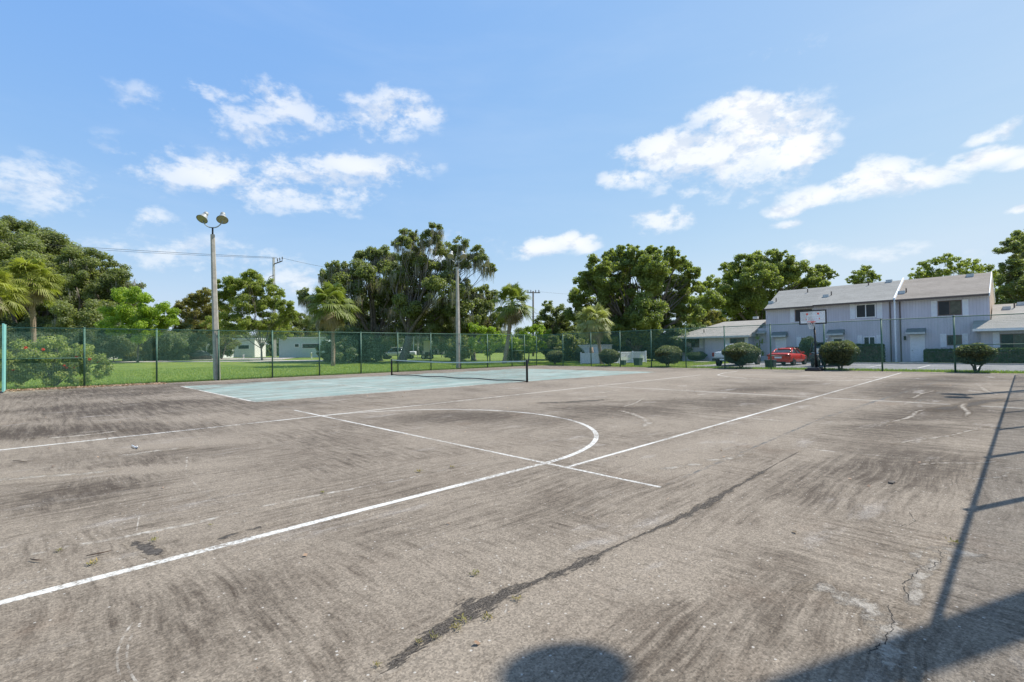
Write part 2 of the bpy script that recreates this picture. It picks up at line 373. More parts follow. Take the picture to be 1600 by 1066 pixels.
M['tarp'] = simple('grey_tarp', (.14,.17,.16), .7)
M['mobile'] = simple('pale_siding', (.50,.60,.59), .7, 0, .1)
M['mobile2'] = simple('cream_siding', (.68,.66,.61), .7, 0, .15)
M['box'] = simple('green_box', (.045,.09,.07), .6)
M['bin'] = simple('dark_bin', (.02,.028,.028), .55)
M['wire'] = simple('line_wire', (.09,.09,.09), .6)
M['twig'] = simple('dead_twig', (.10,.07,.05), .9)
M['red'] = simple('red_car_paint', (.55,.030,.014), .22, 0, .02, spec=.6)
M['wpaint'] = simple('white_car_paint', (.70,.71,.70), .25, 0, .02, spec=.6)
M['dpaint'] = simple('dark_car_paint', (.018,.020,.024), .2, 0, .02, spec=.6)
M['chrome'] = simple('chrome', (.62,.62,.62), .18, 1)
M['tail'] = simple('tail_lamp', (.22,.006,.006), .2)
M['plate'] = simple('licence_plate', (.72,.74,.70), .5)
M['rim'] = simple('alloy_rim', (.50,.50,.51), .3, .7)
M['orange'] = simple('orange_rim', (.75,.06,.02), .45)
M['netw'] = simple('white_net', (.78,.78,.76), .8)
def glass_mat(name, col, rough=.14, spec=.25):
    return simple(name, col, rough, 0, .25, 1.2, spec=spec)
M['glass'] = glass_mat('window_glass', (.022,.028,.034))
M['cglass'] = glass_mat('car_glass', (.03,.035,.04), .05, .7)
M['blind'] = simple('curtain_behind_glass', (.085,.085,.06), .25, 0, .3, 3)
def clear_board():
    mt, n, out = new_mat('clear_backboard')
    b = n.n('ShaderNodeBsdfPrincipled', {'Base Color': (.8,.84,.85,1), 'Roughness': .12})
    t = n.n('ShaderNodeBsdfTransparent'); mx = n.n('ShaderNodeMixShader', {0: .38})
    n.t.links.new(t.outputs[0], mx.inputs[1]); n.t.links.new(b.outputs[0], mx.inputs[2]); n.t.links.new(mx.outputs[0], out.inputs[0]); return mt
M['board'] = clear_board()
def siding():
    mt, n, out = new_mat('blue_grey_siding'); oc = n.n('ShaderNodeTexCoord').outputs['Object']
    sp = n.n('ShaderNodeSeparateXYZ', {0: oc}); y = n.math('ADD', sp.outputs[1], sp.outputs[0])
    fr = n.math('FRACT', n.math('MULTIPLY', y, 1/.2032))
    gv = n.math('LESS_THAN', fr, .09)
    f = n.noise(n.mapping(oc, sc=(1,1,.25)), 1.2, 6, .6)
    c = n.mix(n.ramp(f, .3, .7), (.53,.505,.56,1), (.60,.575,.63,1))
    dirt = n.ramp(n.noise(n.mapping(oc, sc=(3,3,.3)), 2, 6, .75), .46, .80)
    c = n.mix(n.math('MULTIPLY', dirt, .32), c, (.22,.22,.22,1))
    c = n.mix(n.math('MULTIPLY', gv, .35), c, (.15,.16,.19,1))
    b = n.n('ShaderNodeBsdfPrincipled', {'Base Color': c, 'Roughness': .75})
    n.t.links.new(n.n('ShaderNodeBump', {'Height': n.math('SUBTRACT', 1.0, gv), 'Strength': .5, 'Distance': .01}).outputs[0], b.inputs['Normal'])
    n.t.links.new(b.outputs[0], out.inputs[0]); return mt
M['siding'] = siding()
def shingle(name, a, b_, moss=.0):
    mt, n, out = new_mat(name); oc = n.n('ShaderNodeTexCoord').outputs['Object']
    bt = n.n('ShaderNodeTexBrick', {'Vector': n.mapping(oc, rot=(R(90), 0, R(90))), 'Color1': (*a, 1), 'Color2': (*b_, 1), 'Mortar': tuple(x*.6 for x in a)+(1,), 'Scale': 1.0, 'Mortar Size': .012, 'Brick Width': .3, 'Row Height': .07, 'Bias': 0.0})
    f = n.noise(oc, 1.1, 7, .65); f2 = n.noise(oc, 20, 4, .7)
    c = n.mix(n.ramp(f, .35, .75, 0, .45), bt.outputs[0], tuple(x*.62 for x in a)+(1,))
    k = n.math('MULTIPLY_ADD', f2, .7, .65)
    c = n.mix(1.0, c, n.n('ShaderNodeCombineColor', {0: k, 1: k, 2: k}).outputs[0], 'MULTIPLY')
    b = n.n('ShaderNodeBsdfPrincipled', {'Base Color': c, 'Roughness': .95, 'Specular IOR Level': .2})
    n.t.links.new(b.outputs[0], out.inputs[0]); return mt
M['roof'] = shingle('grey_shingle', (.31,.30,.27), (.39,.38,.345))
M['roofb'] = shingle('brown_shingle', (.30,.26,.215), (.38,.335,.285))
M['roofp'] = shingle('pale_shingle', (.38,.355,.31), (.47,.44,.39))

# ------------------------------------------------------------------ ground
def ground():
    n = 121; xs = np.sign(np.linspace(-1,1,n))*np.abs(np.linspace(-1,1,n))**2.6*1500
    vs = [(x, y, gh(x, y)) for y in xs for x in xs + 20]
    # finer rows where the land bends
    ys = sorted(set([round(float(y), 3) for y in xs] + [40, 60, 80, 100, 113.3, 36]))
    X = xs + 20; vs = [(float(x), y, gh(x, y)) for y in ys for x in X]
    fs = [(j*n+i, j*n+i+1, (j+1)*n+i+1, (j+1)*n+i) for j in range(len(ys)-1) for i in range(n-1)]
    o = MB().add(vs, fs).build('ground', M['grass'], None); tag(o, kind='structure')
ground()
tag(MB().box(-1.6, 35.95, -1.2, 34.0, -.25, 0).build('sports_court', M['asphalt']), kind='structure')
def gsheet(name, x0, x1, y0, y1, mat, z, kind='structure', nx=1, ny=1):
    o = MB().quad((x0,y0,z),(x1,y0,z),(x1,y1,z),(x0,y1,z)).build(name, mat); tag(o, kind=kind); return o
# teal tennis surface with ragged right edge
mb = MB(); pts = [(5.07,17.55),(5.07,29.3)]; top = []; bot = []
for i in range(61):
    x = 5.07 + i*.4
    top.append((x, 29.3 + .12*math.sin(i*.9) + random.uniform(-.06,.06)*i/8, .0003)); bot.append((x, 17.55 - max(0, (i-14))*.018 + random.uniform(-.04,.04)*min(1, i/12), .0003))
mb.add(bot + top, [(i, i+1, 61+i+1, 61+i) for i in range(60)])
tag(mb.build('tennis_court_surface', M['teal']), kind='structure')

def strip(mb, pts, w, z=.008, jag=0):
    z = .0001 + z*.08
    """flat painted strip along a polyline"""
    P = [Vector((p[0], p[1], z)) for p in pts]; L = []; Rr = []
    for i, p in enumerate(P):
        t = (P[min(i+1, len(P)-1)] - P[max(i-1, 0)]).normalized(); nn = Vector((-t.y, t.x, 0))
        ww = w[i] if hasattr(w, '__len__') else w
        L.append(p + nn*(ww/2 + random.uniform(-jag, jag))); Rr.append(p - nn*(ww/2 + random.uniform(-jag, jag)))
    k = len(P); mb.add(Rr + L, [(i, i+1, k+i+1, k+i) for i in range(k-1)])
def sub(a, b, n): return [(a[0]+(b[0]-a[0])*i/n, a[1]+(b[1]-a[1])*i/n) for i in range(n+1)]
mb = MB()
strip(mb, sub((5.07,2.90),(5.07,14.10),60), .055, jag=.003)                       # tennis baseline of near court
strip(mb, sub((-1.2,4.60),(5.035,4.665),40), .085, jag=.003)                     # near straight of the arc
arc = [(4.95+3.78*math.cos(a)+.05, 8.46+3.80*math.sin(a)) for a in np.linspace(R(-88.3), R(90), 70)]
strip(mb, arc[:], [.085 if i < 45 else .06 for i in range(70)], .0085, .002)
strip(mb, sub((5.11,4.29),(34.35,4.80),120), .06, jag=.003)
strip(mb, sub((-1.2,12.16),(5.03,12.26),40), .085, jag=.003)
strip(mb, sub((17.0,14.1),(17.0,4.6),50), .055, jag=.004)
tag(mb.build('court_line', M['line']), kind='structure')
mb = MB()
strip(mb, sub((5.11,12.28),(27.2,12.86),90), .07, .0080, .006)
strip(mb, sub((17.0,4.25),(17.0,-.3),30), .06, .0075, .01)
far = [(32.4,12.9),(29.5,12.6),(27.4,12.0),(26.3,11.0),(25.2,9.6),(24.75,8.4),(24.9,7.0),(25.8,5.6),(27.3,4.9)]
fa = []
for i in range(len(far)-1): fa += sub(far[i], far[i+1], 5)
strip(mb, fa, .07, .0078, .004); strip(mb, sub((28.9,12.6),(28.9,0.4),50), .06, .0074, .006)
strip(mb, sub((5.06,17.5),(5.06,29.4),40), .09, .0090, .004)
strip(mb, sub((5.1,17.50),(17,17.30),60), .07, .0092, .008)
strip(mb, sub((10.6,18.9),(10.6,21.6),12), .06, .0091, .004); strip(mb, sub((10.6,21.8),(10.6,27.9),12), .05, .0086, .004)
strip(mb, sub((5.1,18.85),(16.9,18.75),50), .05, .0087, .006)
tag(mb.build('worn_court_line', M['line_worn']), kind='structure')
mb = MB()
def circ(cx, cy, r, a0, a1, n=50): return [(cx+r*math.cos(a), cy+r*math.sin(a)) for a in np.linspace(R(a0), R(a1), n)]
strip(mb, circ(1.42,3.2,1.14,150,232), .012, .0062, .002); strip(mb, circ(1.42,3.2,1.10,150,232), .012, .0062, .002)
strip(mb, circ(1.42,3.2,1.16,-62,44), .012, .0062, .002); strip(mb, circ(1.42,3.2,1.11,-62,20), .010, .0062, .002)
strip(mb, [(1.62,8.98),(1.45,8.1),(1.37,7.32),(1.33,6.6),(1.36,6.01)], .02, .0062, .004)
strip(mb, [(.95,6.9),(.80,6.6),(.70,6.1),(.62,5.58)], .014, .0062, .003)
strip(mb, sub((8.46,2.32),(8.86,.0),40), .05, .0063, .012); strip(mb, sub((13.4,2.3),(13.6,.0),30), .06, .0063, .015)
strip(mb, sub((10.9,4.4),(10.9,7.6),30), .04, .0063, .012); strip(mb, sub((23.0,4.8),(23.0,12.6),30), .06, .0063, .012)
strip(mb, sub((11.2,4.5),(11.6,1.6),20), .05, .0064, .02); strip(mb, [(23.5,12.8),(24.7,12),(26.5,10.8)], .06, .0063, .01)
strip(mb, [(-.24,5.62),(.4,5.5),(1.02,5.44),(1.7,5.5),(2.25,5.48),(3.2,5.36),(4.1,5.4),(4.93,5.33)], [.10,.05,.08,.04,.05,.07,.04,.03], .0064, .02)
tag(mb.build('faint_court_line', M['line_faint']), kind='structure')
mb = MB()
strip(mb, sub((5.13,2.90),(12.56,3.10),80), .045, .0070, .012); strip(mb, sub((12.6,3.08),(31,2.45),60), .09, .0070, .03)
strip(mb, sub((19.2,4.0),(29.5,3.3),60), .05, .0066, .02); strip(mb, sub((17.2,7.6),(27,7.2),20), .05, .0066, .02); 
strip(mb, sub((16.5,2.1),(29.5,1.75),40), .05, .0066, .03)
tag(mb.build('dark_groove_line', M['line_dark']), kind='structure')

def decal_mat(name, col, noise, lo, hi, col2=None, aniso=(1,1,1)):
    """rough band of growth: attribute 'tint' = closeness to the band's middle"""
    mt, n, out = new_mat(name); ag = n.n('ShaderNodeGroup'); ag.node_tree = AG
    oc = n.n('ShaderNodeTexCoord').outputs['Object']
    at = n.n('ShaderNodeAttribute', None, attribute_name='tint', attribute_type='GEOMETRY').outputs['Fac']
    f = n.math('ADD', n.math('MULTIPLY_ADD', n.noise(n.mapping(oc, sc=aniso), noise, 8, .78), 2.8, -.92), n.math('MULTIPLY_ADD', at, .62, -.40))
    mk = n.ramp(f, lo, hi)
    c2 = n.mix(n.ramp(n.noise(oc, noise*5, 4, .8), .40, .62), (*col, 1), (*(col2 or col), 1))
    b = n.n('ShaderNodeBsdfPrincipled', {'Base Color': n.mix(mk, ag.outputs[0], c2), 'Roughness': .95, 'Specular IOR Level': .15})
    hh = n.math('ADD', ag.outputs[1], n.math('MULTIPLY', n.math('MULTIPLY', mk, n.noise(oc, noise*5, 5, .8)), 4.0))
    n.t.links.new(n.n('ShaderNodeBump', {'Height': hh, 'Strength': .7, 'Distance': .008}).outputs[0], b.inputs['Normal'])
    n.t.links.new(b.outputs[0], out.inputs[0]); return mt
def band(name, pts, ws, mat, z):
    me_v = []; me_f = []; tint = []
    P = [Vector((p[0], p[1], .0001 + z*.08)) for p in pts]; K = 9
    for i, p in enumerate(P):
        t = (P[min(i+1, len(P)-1)] - P[max(i-1, 0)]).normalized(); nn = Vector((-t.y, t.x, 0))
        endf = min(1, min(i, len(P)-1-i)/3)
        for k in range(K):
            s_ = k/(K-1)*2-1; me_v.append(p + nn*ws[i]*s_); tint.append(max(0, 1-abs(s_)**1.6)*endf)
    for i in range(len(P)-1):
        for k in range(K-1): me_f.append((i*K+k, (i+1)*K+k, (i+1)*K+k+1, i*K+k+1))
    o = MB().add(me_v, me_f).build(name, mat); a = o.data.attributes.new('tint', 'FLOAT', 'POINT'); a.data.foreach_set('value', tint)
    tag(o, kind='structure'); return o
dm = decal_mat('dark_moss_growth', (.036,.030,.025), 15, .44, .60, (.17,.148,.125), (.6,2.2,1))
def poly(pts, n=6):
    r = []
    for i in range(len(pts)-1): r += sub(pts[i], pts[i+1], n)[:-1]
    return r + [pts[-1]]
bp = poly([(1.15,2.22),(1.6,2.33),(1.9,2.38),(2.3,2.36),(2.8,2.30),(3.4,2.30),(4.2,2.25),(4.9,2.26),(5.6,2.30),(6.4,2.32),(7.4,2.36),(8.4,2.38)], 7)
ws = [ .030 + .12*math.exp(-((x-2.0)/.34)**2) + .045*math.exp(-((x-2.95)/.35)**2) + .065*math.exp(-((x-4.75)/.5)**2) + .02*math.exp(-((x-6.2)/.35)**2) + .035*math.exp(-((x-1.3)/.2)**2) + .012*math.sin(x*5) for x, y in bp]
ws = [w_*1.25*(.75 if 3.0 < p[0] < 3.7 else 1)*(.45 if p[0] > 6.6 else 1)*(.55+.45*math.sin(p[0]*9)**2) for w_, p in zip(ws, bp)]
band('moss_band', bp, ws, dm, .0100)
lm = decal_mat('pale_mineral_crust', (.43,.385,.325), 7, .40, .85, (.31,.275,.23))
band('pale_crust', poly([(4.55,.60),(4.75,.54),(4.9,.46),(5.0,.36),(5.05,.22)], 5), [.07+.13*math.sin(i*.157) for i in range(21)], lm, .0104)
band('pale_crust', poly([(2.9,.50),(3.15,.52),(3.4,.56),(3.55,.64),(3.62,.78),(3.66,.92),(3.70,1.05)], 5), [.15 + .04*math.sin(i*.7) for i in range(31)], lm, .0108)
band('pale_crust', poly([(3.7,.52),(4.0,.52),(4.3,.55),(4.6,.50),(4.9,.51)], 5), [.07]*21, lm, .0112)
band('pale_crust', poly([(8.5,5.3),(9.1,5.45),(9.7,5.9),(10.3,6.6),(10.9,7.6)], 5), [.14]*21, lm, .0104)
band('pale_crust', poly([(6.5,3.2),(7.0,2.95),(7.6,2.85)], 6), [.10]*13, lm, .0106)
band('pale_crust', poly([(-.6,9.3),(-.1,9.1),(.4,8.8),(.8,8.7)], 6), [.16]*19, lm, .0104)
band('pale_crust', poly([(.7,9.9),(1.3,10.0),(1.9,9.9)], 6), [.14]*13, lm, .0106)
band('pale_crust', poly([(-.2,13.3),(.6,13.1),(1.4,13.3)], 6), [.22]*13, lm, .0106)
band('pale_crust', poly([(5.6,3.4),(6.2,3.2),(6.6,3.0)], 6), [.10]*13, lm, .0108)
for i, (x0, y0, x1, y1, w_) in enumerate(((9.6,1.5,12.8,.5,.10),(12.2,1.9,15.6,1.7,.14),(14.2,.9,17.8,1.2,.16),(18,2.4,22,2.2,.14),(20.5,.6,25,1.3,.2),(8.2,1.1,9.3,.2,.09),(7.6,.5,8.6,.1,.08),(11,7.4,14,8.4,.12),(13,10.3,17,10.9,.14),(24,6.5,29,6.0,.2))):
    band('pale_streak', [(x0+(x1-x0)*t, y0+(y1-y0)*t+.04*math.sin(t*9+i)) for t in np.linspace(0, 1, 22)], [w_*.6*(.5+.5*math.sin(math.pi*k/21)) for k in range(22)], lm, .0110+i*.0004)
dk = decal_mat('dark_damp_growth', (.06,.052,.045), 5, .46, .58, (.13,.115,.10))
band('damp_patch', poly([(10.3,10.2),(11.2,9.6),(12.0,9.2),(12.9,9.0)], 6), [.25]*19, dk, .0104)
band('damp_patch', poly([(15,1.6),(16.5,1.2),(18,.9),(20,.3)], 6), [.28]*19, dk, .0104)
band('damp_patch', poly([(.55,5.35),(.62,5.0),(.70,4.72)], 6), [.09]*13, dk, .0106)
band('damp_patch', poly([(.95,4.78),(1.3,4.86),(1.6,4.87)], 6), [.05]*13, dk, .0107)
# open cracks
mb = MB()
def crack(pts, wd, z=.012):
    P = poly(pts, 7); P = [(x+random.uniform(-.012,.012), y+random.uniform(-.012,.012)) for x, y in P]
    strip(mb, P, [wd*random.uniform(.3,1.3) for _ in P], z)
crack([(4.97,.50),(4.8,.46),(4.6,.49),(4.5,.50)], .007); crack([(4.45,.56),(4.29,.57),(4.1,.60),(3.85,.53)], .008)
crack([(3.7,.62),(3.5,.55),(3.35,.56),(3.2,.56),(3.05,.6)], .007); crack([(5.9,.8),(5.6,.72),(5.4,.78)], .005)
tag(mb.build('court_crack', simple('crack_dark', (.03,.026,.022), 1)), kind='structure')

# parking lot, kerbs, walks, far path
gsheet('parking_lot', 37.6, 49.6, -25, 19.6, M['lot'], .004)
tag(MB().box(49.6, 49.75, -25, 19.6, -.1, .10).build('kerb', M['path']), kind='structure')
mb = MB()
for k in range(9): mb.quad((41.2, -3.4+k*2.75, .010), (47, -3.4+k*2.75, .010), (47, -3.3+k*2.75, .010), (41.2, -3.3+k*2.75, .010))
tag(mb.build('parking_line', M['lotline']), kind='structure')
mb = MB()
for y0, y1 in ((5.6, 7.4), (17.0, 18.3), (12.2, 13.5), (23.3, 24.4)): mb.box(49.75, 54.9, y0, y1, -.05, .05)
mb.box(54.0, 54.9, 8.2, 19, -.05, .046)
tag(mb.build('walkway', M['path']), kind='structure')
mb = MB(); pl = []
for i in range(40):
    px = -250 + i*22; D = 74 - i*.08
    if px > 520: break
    a = W(px, 566, D); b_ = W(px, 566, D+7.0)
    pl.append(((a.x, a.y, gh(a.x, a.y)+.03), (b_.x, b_.y, gh(b_.x, b_.y)+.03)))
for (a, b_), (c, d) in zip(pl, pl[1:]): mb.quad(a, c, d, b_)
tag(mb.build('footpath', M['path']), kind='structure')
mb = MB()
a, b_, c, d = base(275, 84), base(440, 82), base(470, 100), base(255, 100)
mb.quad(*[(p.x, p.y, p.z+.05) for p in (a, b_, c, d)]); tag(mb.build('driveway', M['path']), kind='structure')

# ------------------------------------------------------------------ foliage tools
def unit(n):
    v = RNG.normal(size=(n, 3)); return v/np.linalg.norm(v, axis=1, keepdims=True)
def leaf_polys(pos, nrm, ln, wd):
    n = len(pos); t = np.cross(nrm, unit(n)); t /= np.linalg.norm(t, axis=1, keepdims=True)+1e-9; b = np.cross(nrm, t)
    l = (ln*RNG.uniform(.6, 1.3, n))[:, None]; ww = (wd*RNG.uniform(.6, 1.3, n))[:, None]
    return np.stack([pos-t*l, pos+b*ww*.9-t*l*.1, pos+t*l, pos-b*ww*.9+t*l*.1], axis=1)
def crown(lobes, size, density, flat=.8, gap=1.0, clump=.30, tv=.55):
    """lobes: (center Vector, radius); returns polys, tints"""
    P, T = [], []
    for c, r in lobes:
        c = np.array(c); nc = max(6, int(9*gap*(1/clump/3)**2*1.6))
        d = unit(nc); rr = RNG.uniform(.35, 1.0, nc)**.6
        cc = c + d*rr[:, None]*r*np.array([1, 1, flat])
        for q in cc:
            cr = r*clump*RNG.uniform(.45, 1.5)
            nl = max(8, int(density*cr*cr*14/(size*size)))
            dd = unit(nl); ra = RNG.uniform(.15, 1.25, nl)**.65
            pos = q + dd*(ra*cr)[:, None]*np.array([1, 1, .75])
            nn = dd*.7 + unit(nl)*.8 + np.array([0, 0, .35]); nn /= np.linalg.norm(nn, axis=1, keepdims=True)
            P.append(leaf_polys(pos, nn, size, size*.62))
            T.append(np.clip(RNG.uniform(.1, .9)*tv + RNG.uniform(0, 1, nl)*(1-tv), 0, 1))
    return np.concatenate(P), np.concatenate(T)
def limb_pts(a, b, bend=.12, n=6):
    a, b = Vector(a), Vector(b); L = (b-a).length; off = Vector((random.uniform(-1,1), random.uniform(-1,1), random.uniform(-.2,.8)))*L*bend
    return [a.lerp(b, i/(n-1)) + off*math.sin(math.pi*i/(n-1)) + Vector((random.uniform(-1,1), random.uniform(-1,1), 0))*L*.015 for i in range(n)]
def tree(name, label, cat, bpx, D, lobes, mat, size=.22, dens=1.0, tr=.35, gap=1.0, clump=.30, moss=0, group=None, flat=.8, spread=.55, trunkbark='bark', fork=None, ztop=None):
    b = base(bpx, D); root = empty(name, b, label, cat, group); size *= .80
    L = []
    for (px, py, rp) in lobes:
        r = rp*1.1*D/FPX; dz = D + random.uniform(-1, 1)*spread*3.2*min(r, 5)
        L.append((W(px, py, dz), r*dz/D))
    P, T = crown([(c-b, r) for c, r in L], size, dens, flat, gap, clump)
    raw('crown', P, 4, M[mat], root, T)
    # trunk and limbs
    mb = MB(); low = min(c.z - r for c, r in L); cen = sum((c for c, r in L), Vector())/len(L)
    fk = Vector((b.x + (cen.x-b.x)*.2, b.y + (cen.y-b.y)*.2, b.z + max(1.2, (low-b.z)*(.9 if fork is None else fork))))
    pts = limb_pts(b - Vector((0,0,.2)), fk, .05, 6)
    mb.tube([p-b for p in pts], [tr*(1.35 if i == 0 else 1.0-.06*i) for i in range(6)], 10)
    for c, r in L:
        mid = fk.lerp(c, .96); rr = max(.04, tr*.45*min(1.2, r/3))
        p = limb_pts(fk, mid, .12, 7); mb.tube([q-b for q in p], [rr*1.3*(1-.8*i/6) for i in range(7)], 6)
        for _ in range(3):
            e = c + Vector(unit(1)[0])*r*.8; p = limb_pts(p[3], e, .12, 5); mb.tube([q-b for q in p], [rr*.5*(1-.8*i/4) for i in range(5)], 5)
            p = limb_pts(fk, mid, .12, 7)
    mb.build('trunk', M[trunkbark], root, True)
    if moss:
        Q, TT = [], []
        for c, r in L:
            nm = int(moss*RNG.uniform(.5, 1.5)); 
            for _ in range(nm):
                d = unit(1)[0]; d[2] = -abs(d[2])*.8; s0 = np.array(c-b) + d*r*.9*np.array([1,1,.6]); ln = RNG.uniform(.5, 2.2)
                ns = 10; st0 = s0 + RNG.normal(size=(ns,3))*np.array([.16,.16,.2])
                for q in st0:
                    h = ln*RNG.uniform(.4,1); wv = RNG.uniform(.015,.045); a = RNG.uniform(0, math.pi); dx = np.array([math.cos(a), math.sin(a), 0])*wv
                    e = q + np.array([RNG.normal()*.08, RNG.normal()*.08, -h])
                    Q.append([q-dx, q+dx, e+dx*.4, e-dx*.4]); TT.append(RNG.uniform(0, 1))
        raw('spanish_moss', np.array(Q), 4, M['moss'], root, np.array(TT))
    return root

def palm(label, crx, cry, bpx, D, rad, green='palm', skirt=.5, nf=34, lean=0, tr=.19, group='cabbage palms', boots=False, fruit=False, vis_skirt=True):
    b = base(bpx, D); c = W(crx, cry, D); root = empty('palm_tree', b, label, 'palm tree', group)
    c = c - b; mb = MB()
    pts = [Vector((0,0,-.2)).lerp(c, t) + Vector((.12*math.sin(t*3), 0, 0)) for t in np.linspace(0, 1, 9)]
    mb.tube(pts, [tr*1.3] + [tr*(1+.1*math.sin(i*2)) for i in range(8)], 10); mb.build('trunk', M['palmbark'], root, True)
    def fronds(nn, e0, e1, r_, droop, mat, name):
        Q, T = [], []
        for i in range(nn):
            azf = i*2.39996 + RNG.uniform(-.3, .3); elf = R(RNG.uniform(e0, e1)); pl = r_*RNG.uniform(.42, .6)
            d = np.array([math.cos(azf)*math.cos(elf), math.sin(azf)*math.cos(elf), math.sin(elf)])
            up = np.array([0, 0, 1.0]); sd = np.cross(d, up); sd /= np.linalg.norm(sd)+1e-6; un = np.cross(sd, d)
            c0 = np.array(c); tip = c0 + d*pl; tv = RNG.uniform(.0, 1)
            Q.append([c0-sd*.03, c0+sd*.03, tip+sd*.02, tip-sd*.02]); T.append(tv)
            fr = r_*RNG.uniform(.42, .60)
            for k in range(25):
                a = R(-112 + 224*k/24); ld = d*math.cos(a) + sd*math.sin(a)*1.0; ld = ld/np.linalg.norm(ld)
                ln = fr*(1-.25*abs(math.sin(a))); wv = fr*.034
                pw = np.cross(ld, un); pw /= np.linalg.norm(pw)+1e-6
                m1 = tip + ld*ln*.5 - up*droop*ln*.10; e1_ = tip + ld*ln*.92 - up*droop*ln*(.30+.35*RNG.uniform()) 
                Q.append([tip-pw*.01, tip+pw*.01, m1+pw*wv, m1-pw*wv]); Q.append([m1-pw*wv, m1+pw*wv, e1_+pw*.01, e1_-pw*.01])
                t_ = np.clip(tv*.6+RNG.uniform(0,.4), 0, 1); T += [t_, np.clip(t_+.15, 0, 1)]
        raw(name, np.array(Q), 4, M[mat], root, np.array(T))
    fronds(int(nf*1.25), -45, 85, rad, 1.0, green, 'frond_crown')
    if skirt: fronds(int(nf*skirt), -86, -30, rad*.78, .8, 'dead', 'dead_frond')
    if fruit:
        P, T = crown([(c + Vector((math.cos(k*1.3), math.sin(k*1.3), .12))*rad*.62, rad*.30) for k in range(6)], .05, .10)
        raw('fruit_stalk', P, 4, M['palmy'], root, T)
    return root

# ------------------------------------------------------------------ trees at the back left
tree('oak_tree', 'big dark live oak at the far left behind the leaning palm', 'tree', 40, 92, [(-60,400,50),(-20,380,45),(20,372,32),(62,385,33),(95,402,34),(30,410,45),(75,430,45),(10,460,50),(60,480,48),(-40,460,60),(105,450,36),(20,510,48)], 'oak', .26, 1.0, .6, 1.15, .27, 10)
tree('oak_tree', 'spreading dark oak sloping down to the right behind the left palm', 'tree', 150, 90, [(130,412,26),(165,424,28),(195,440,22),(120,445,32),(160,460,36),(195,468,24),(130,495,40),(175,500,34),(95,495,36),(80,525,32),(150,525,36)], 'oak', .26, 1.0, .5, 1.1, .28, 14)
tree('green_tree', 'bright yellow-green tree beside the left light pole', 'tree', 215, 72, [(195,463,15),(215,468,18),(240,478,18),(258,490,14),(185,485,18),(212,492,22),(240,502,20),(262,505,12),(180,510,18),(225,515,20),(270,500,9)], 'bright', .17, .85, .16, 1.0, .32)
tree('brown_tree', 'brownish thin-leaved tree left of the tall light pole', 'tree', 300, 92, [(287,478,12),(305,470,13),(322,462,12),(290,500,18),(315,492,20),(335,488,16),(300,515,18),(328,512,16)], 'rust', .17, .85, .2, 1.3, .28)
tree('maple_tree', 'open light-green tree with a forked trunk behind the tall light pole', 'tree', 410, 78, [(352,446,13),(370,442,14),(392,432,12),(388,450,16),(412,450,17),(428,464,15),(445,480,13),(357,470,18),(385,478,20),(415,482,18),(440,500,13),(360,502,18),(390,508,16),(422,510,14),(455,492,10)], 'maple', .17, .85, .17, 1.25, .27, fork=.5)
tree('green_tree', 'low leafy tree filling the gap right of the concrete utility pole', 'tree', 462, 100, [(440,505,16),(458,497,14),(475,502,15),(450,520,18),(478,518,16),(492,508,14),(420,515,16)], 'oak', .18, 1.0, .15, 1.2, .3)
tree('maple_tree', 'small yellowish tree low between the light pole and the utility pole', 'tree', 345, 88, [(330,505,14),(350,515,15),(372,516,14),(420,520,14),(445,520,12)], 'maple', .17, .7, .12, .9, .34)
tree('oak_tree', 'moss-hung dark oak behind the middle palm', 'tree', 592, 72, [(530,420,15),(512,432,13),(548,432,14),(482,462,13),(575,410,22),(600,402,20),(570,440,32),(540,462,26),(605,440,32),(585,480,32),(620,480,26),(560,505,28),(520,500,24),(605,508,24),(498,480,16)], 'oak', .22, 1.0, .55, 1.1, .28, 60)
tree('oak_tree', 'tallest live oak with moss and open crooked limbs beside the middle light pole', 'tree', 627, 66, [(640,365,12),(628,380,14),(652,382,12),(680,358,12),(672,372,14),(690,388,17),(718,382,13),(712,402,18),(745,395,11),(735,410,14),(762,418,11),(752,404,11),(640,405,20),(625,425,24),(665,412,20),(690,425,20),(655,445,26),(690,455,28),(720,440,12),(640,475,30),(680,485,28)], 'oak', .20, .95, .62, .9, .30, 16, fork=.8, spread=.4)
tree('oak_tree', 'low dense moss-hung oak right of the middle light pole', 'tree', 740, 70, [(715,468,22),(740,458,16),(762,462,16),(700,490,26),(730,490,26),(760,485,22),(700,515,20),(735,512,22),(660,512,24),(772,505,18),(640,512,20)], 'oak', .21, 1.0, .4, 1.05, .29, 26)
tree('green_tree', 'low bright-green tree under the palm by the wooden utility pole', 'tree', 765, 62, [(745,512,12),(760,520,14),(778,530,13),(745,535,14),(795,535,12),(762,545,12)], 'bright', .15, .75, .1, .9, .33)
tree('green_tree', 'lime-green shrubby tree at the foot of the wooden utility pole', 'tree', 825, 60, [(838,515,10),(822,520,10),(850,522,9),(828,537,13),(843,540,10),(812,538,10)], 'bright', .15, .75, .1, .9, .33)
tree('cedar_tree', 'dark grey-green cedar right of the wooden utility pole', 'tree', 872, 74, [(855,475,7),(858,490,14),(878,490,14),(848,508,16),(870,508,18),(893,508,16),(855,525,16),(885,525,18),(905,520,12)], 'oak', .18, .9, .3, 1.2, .27)
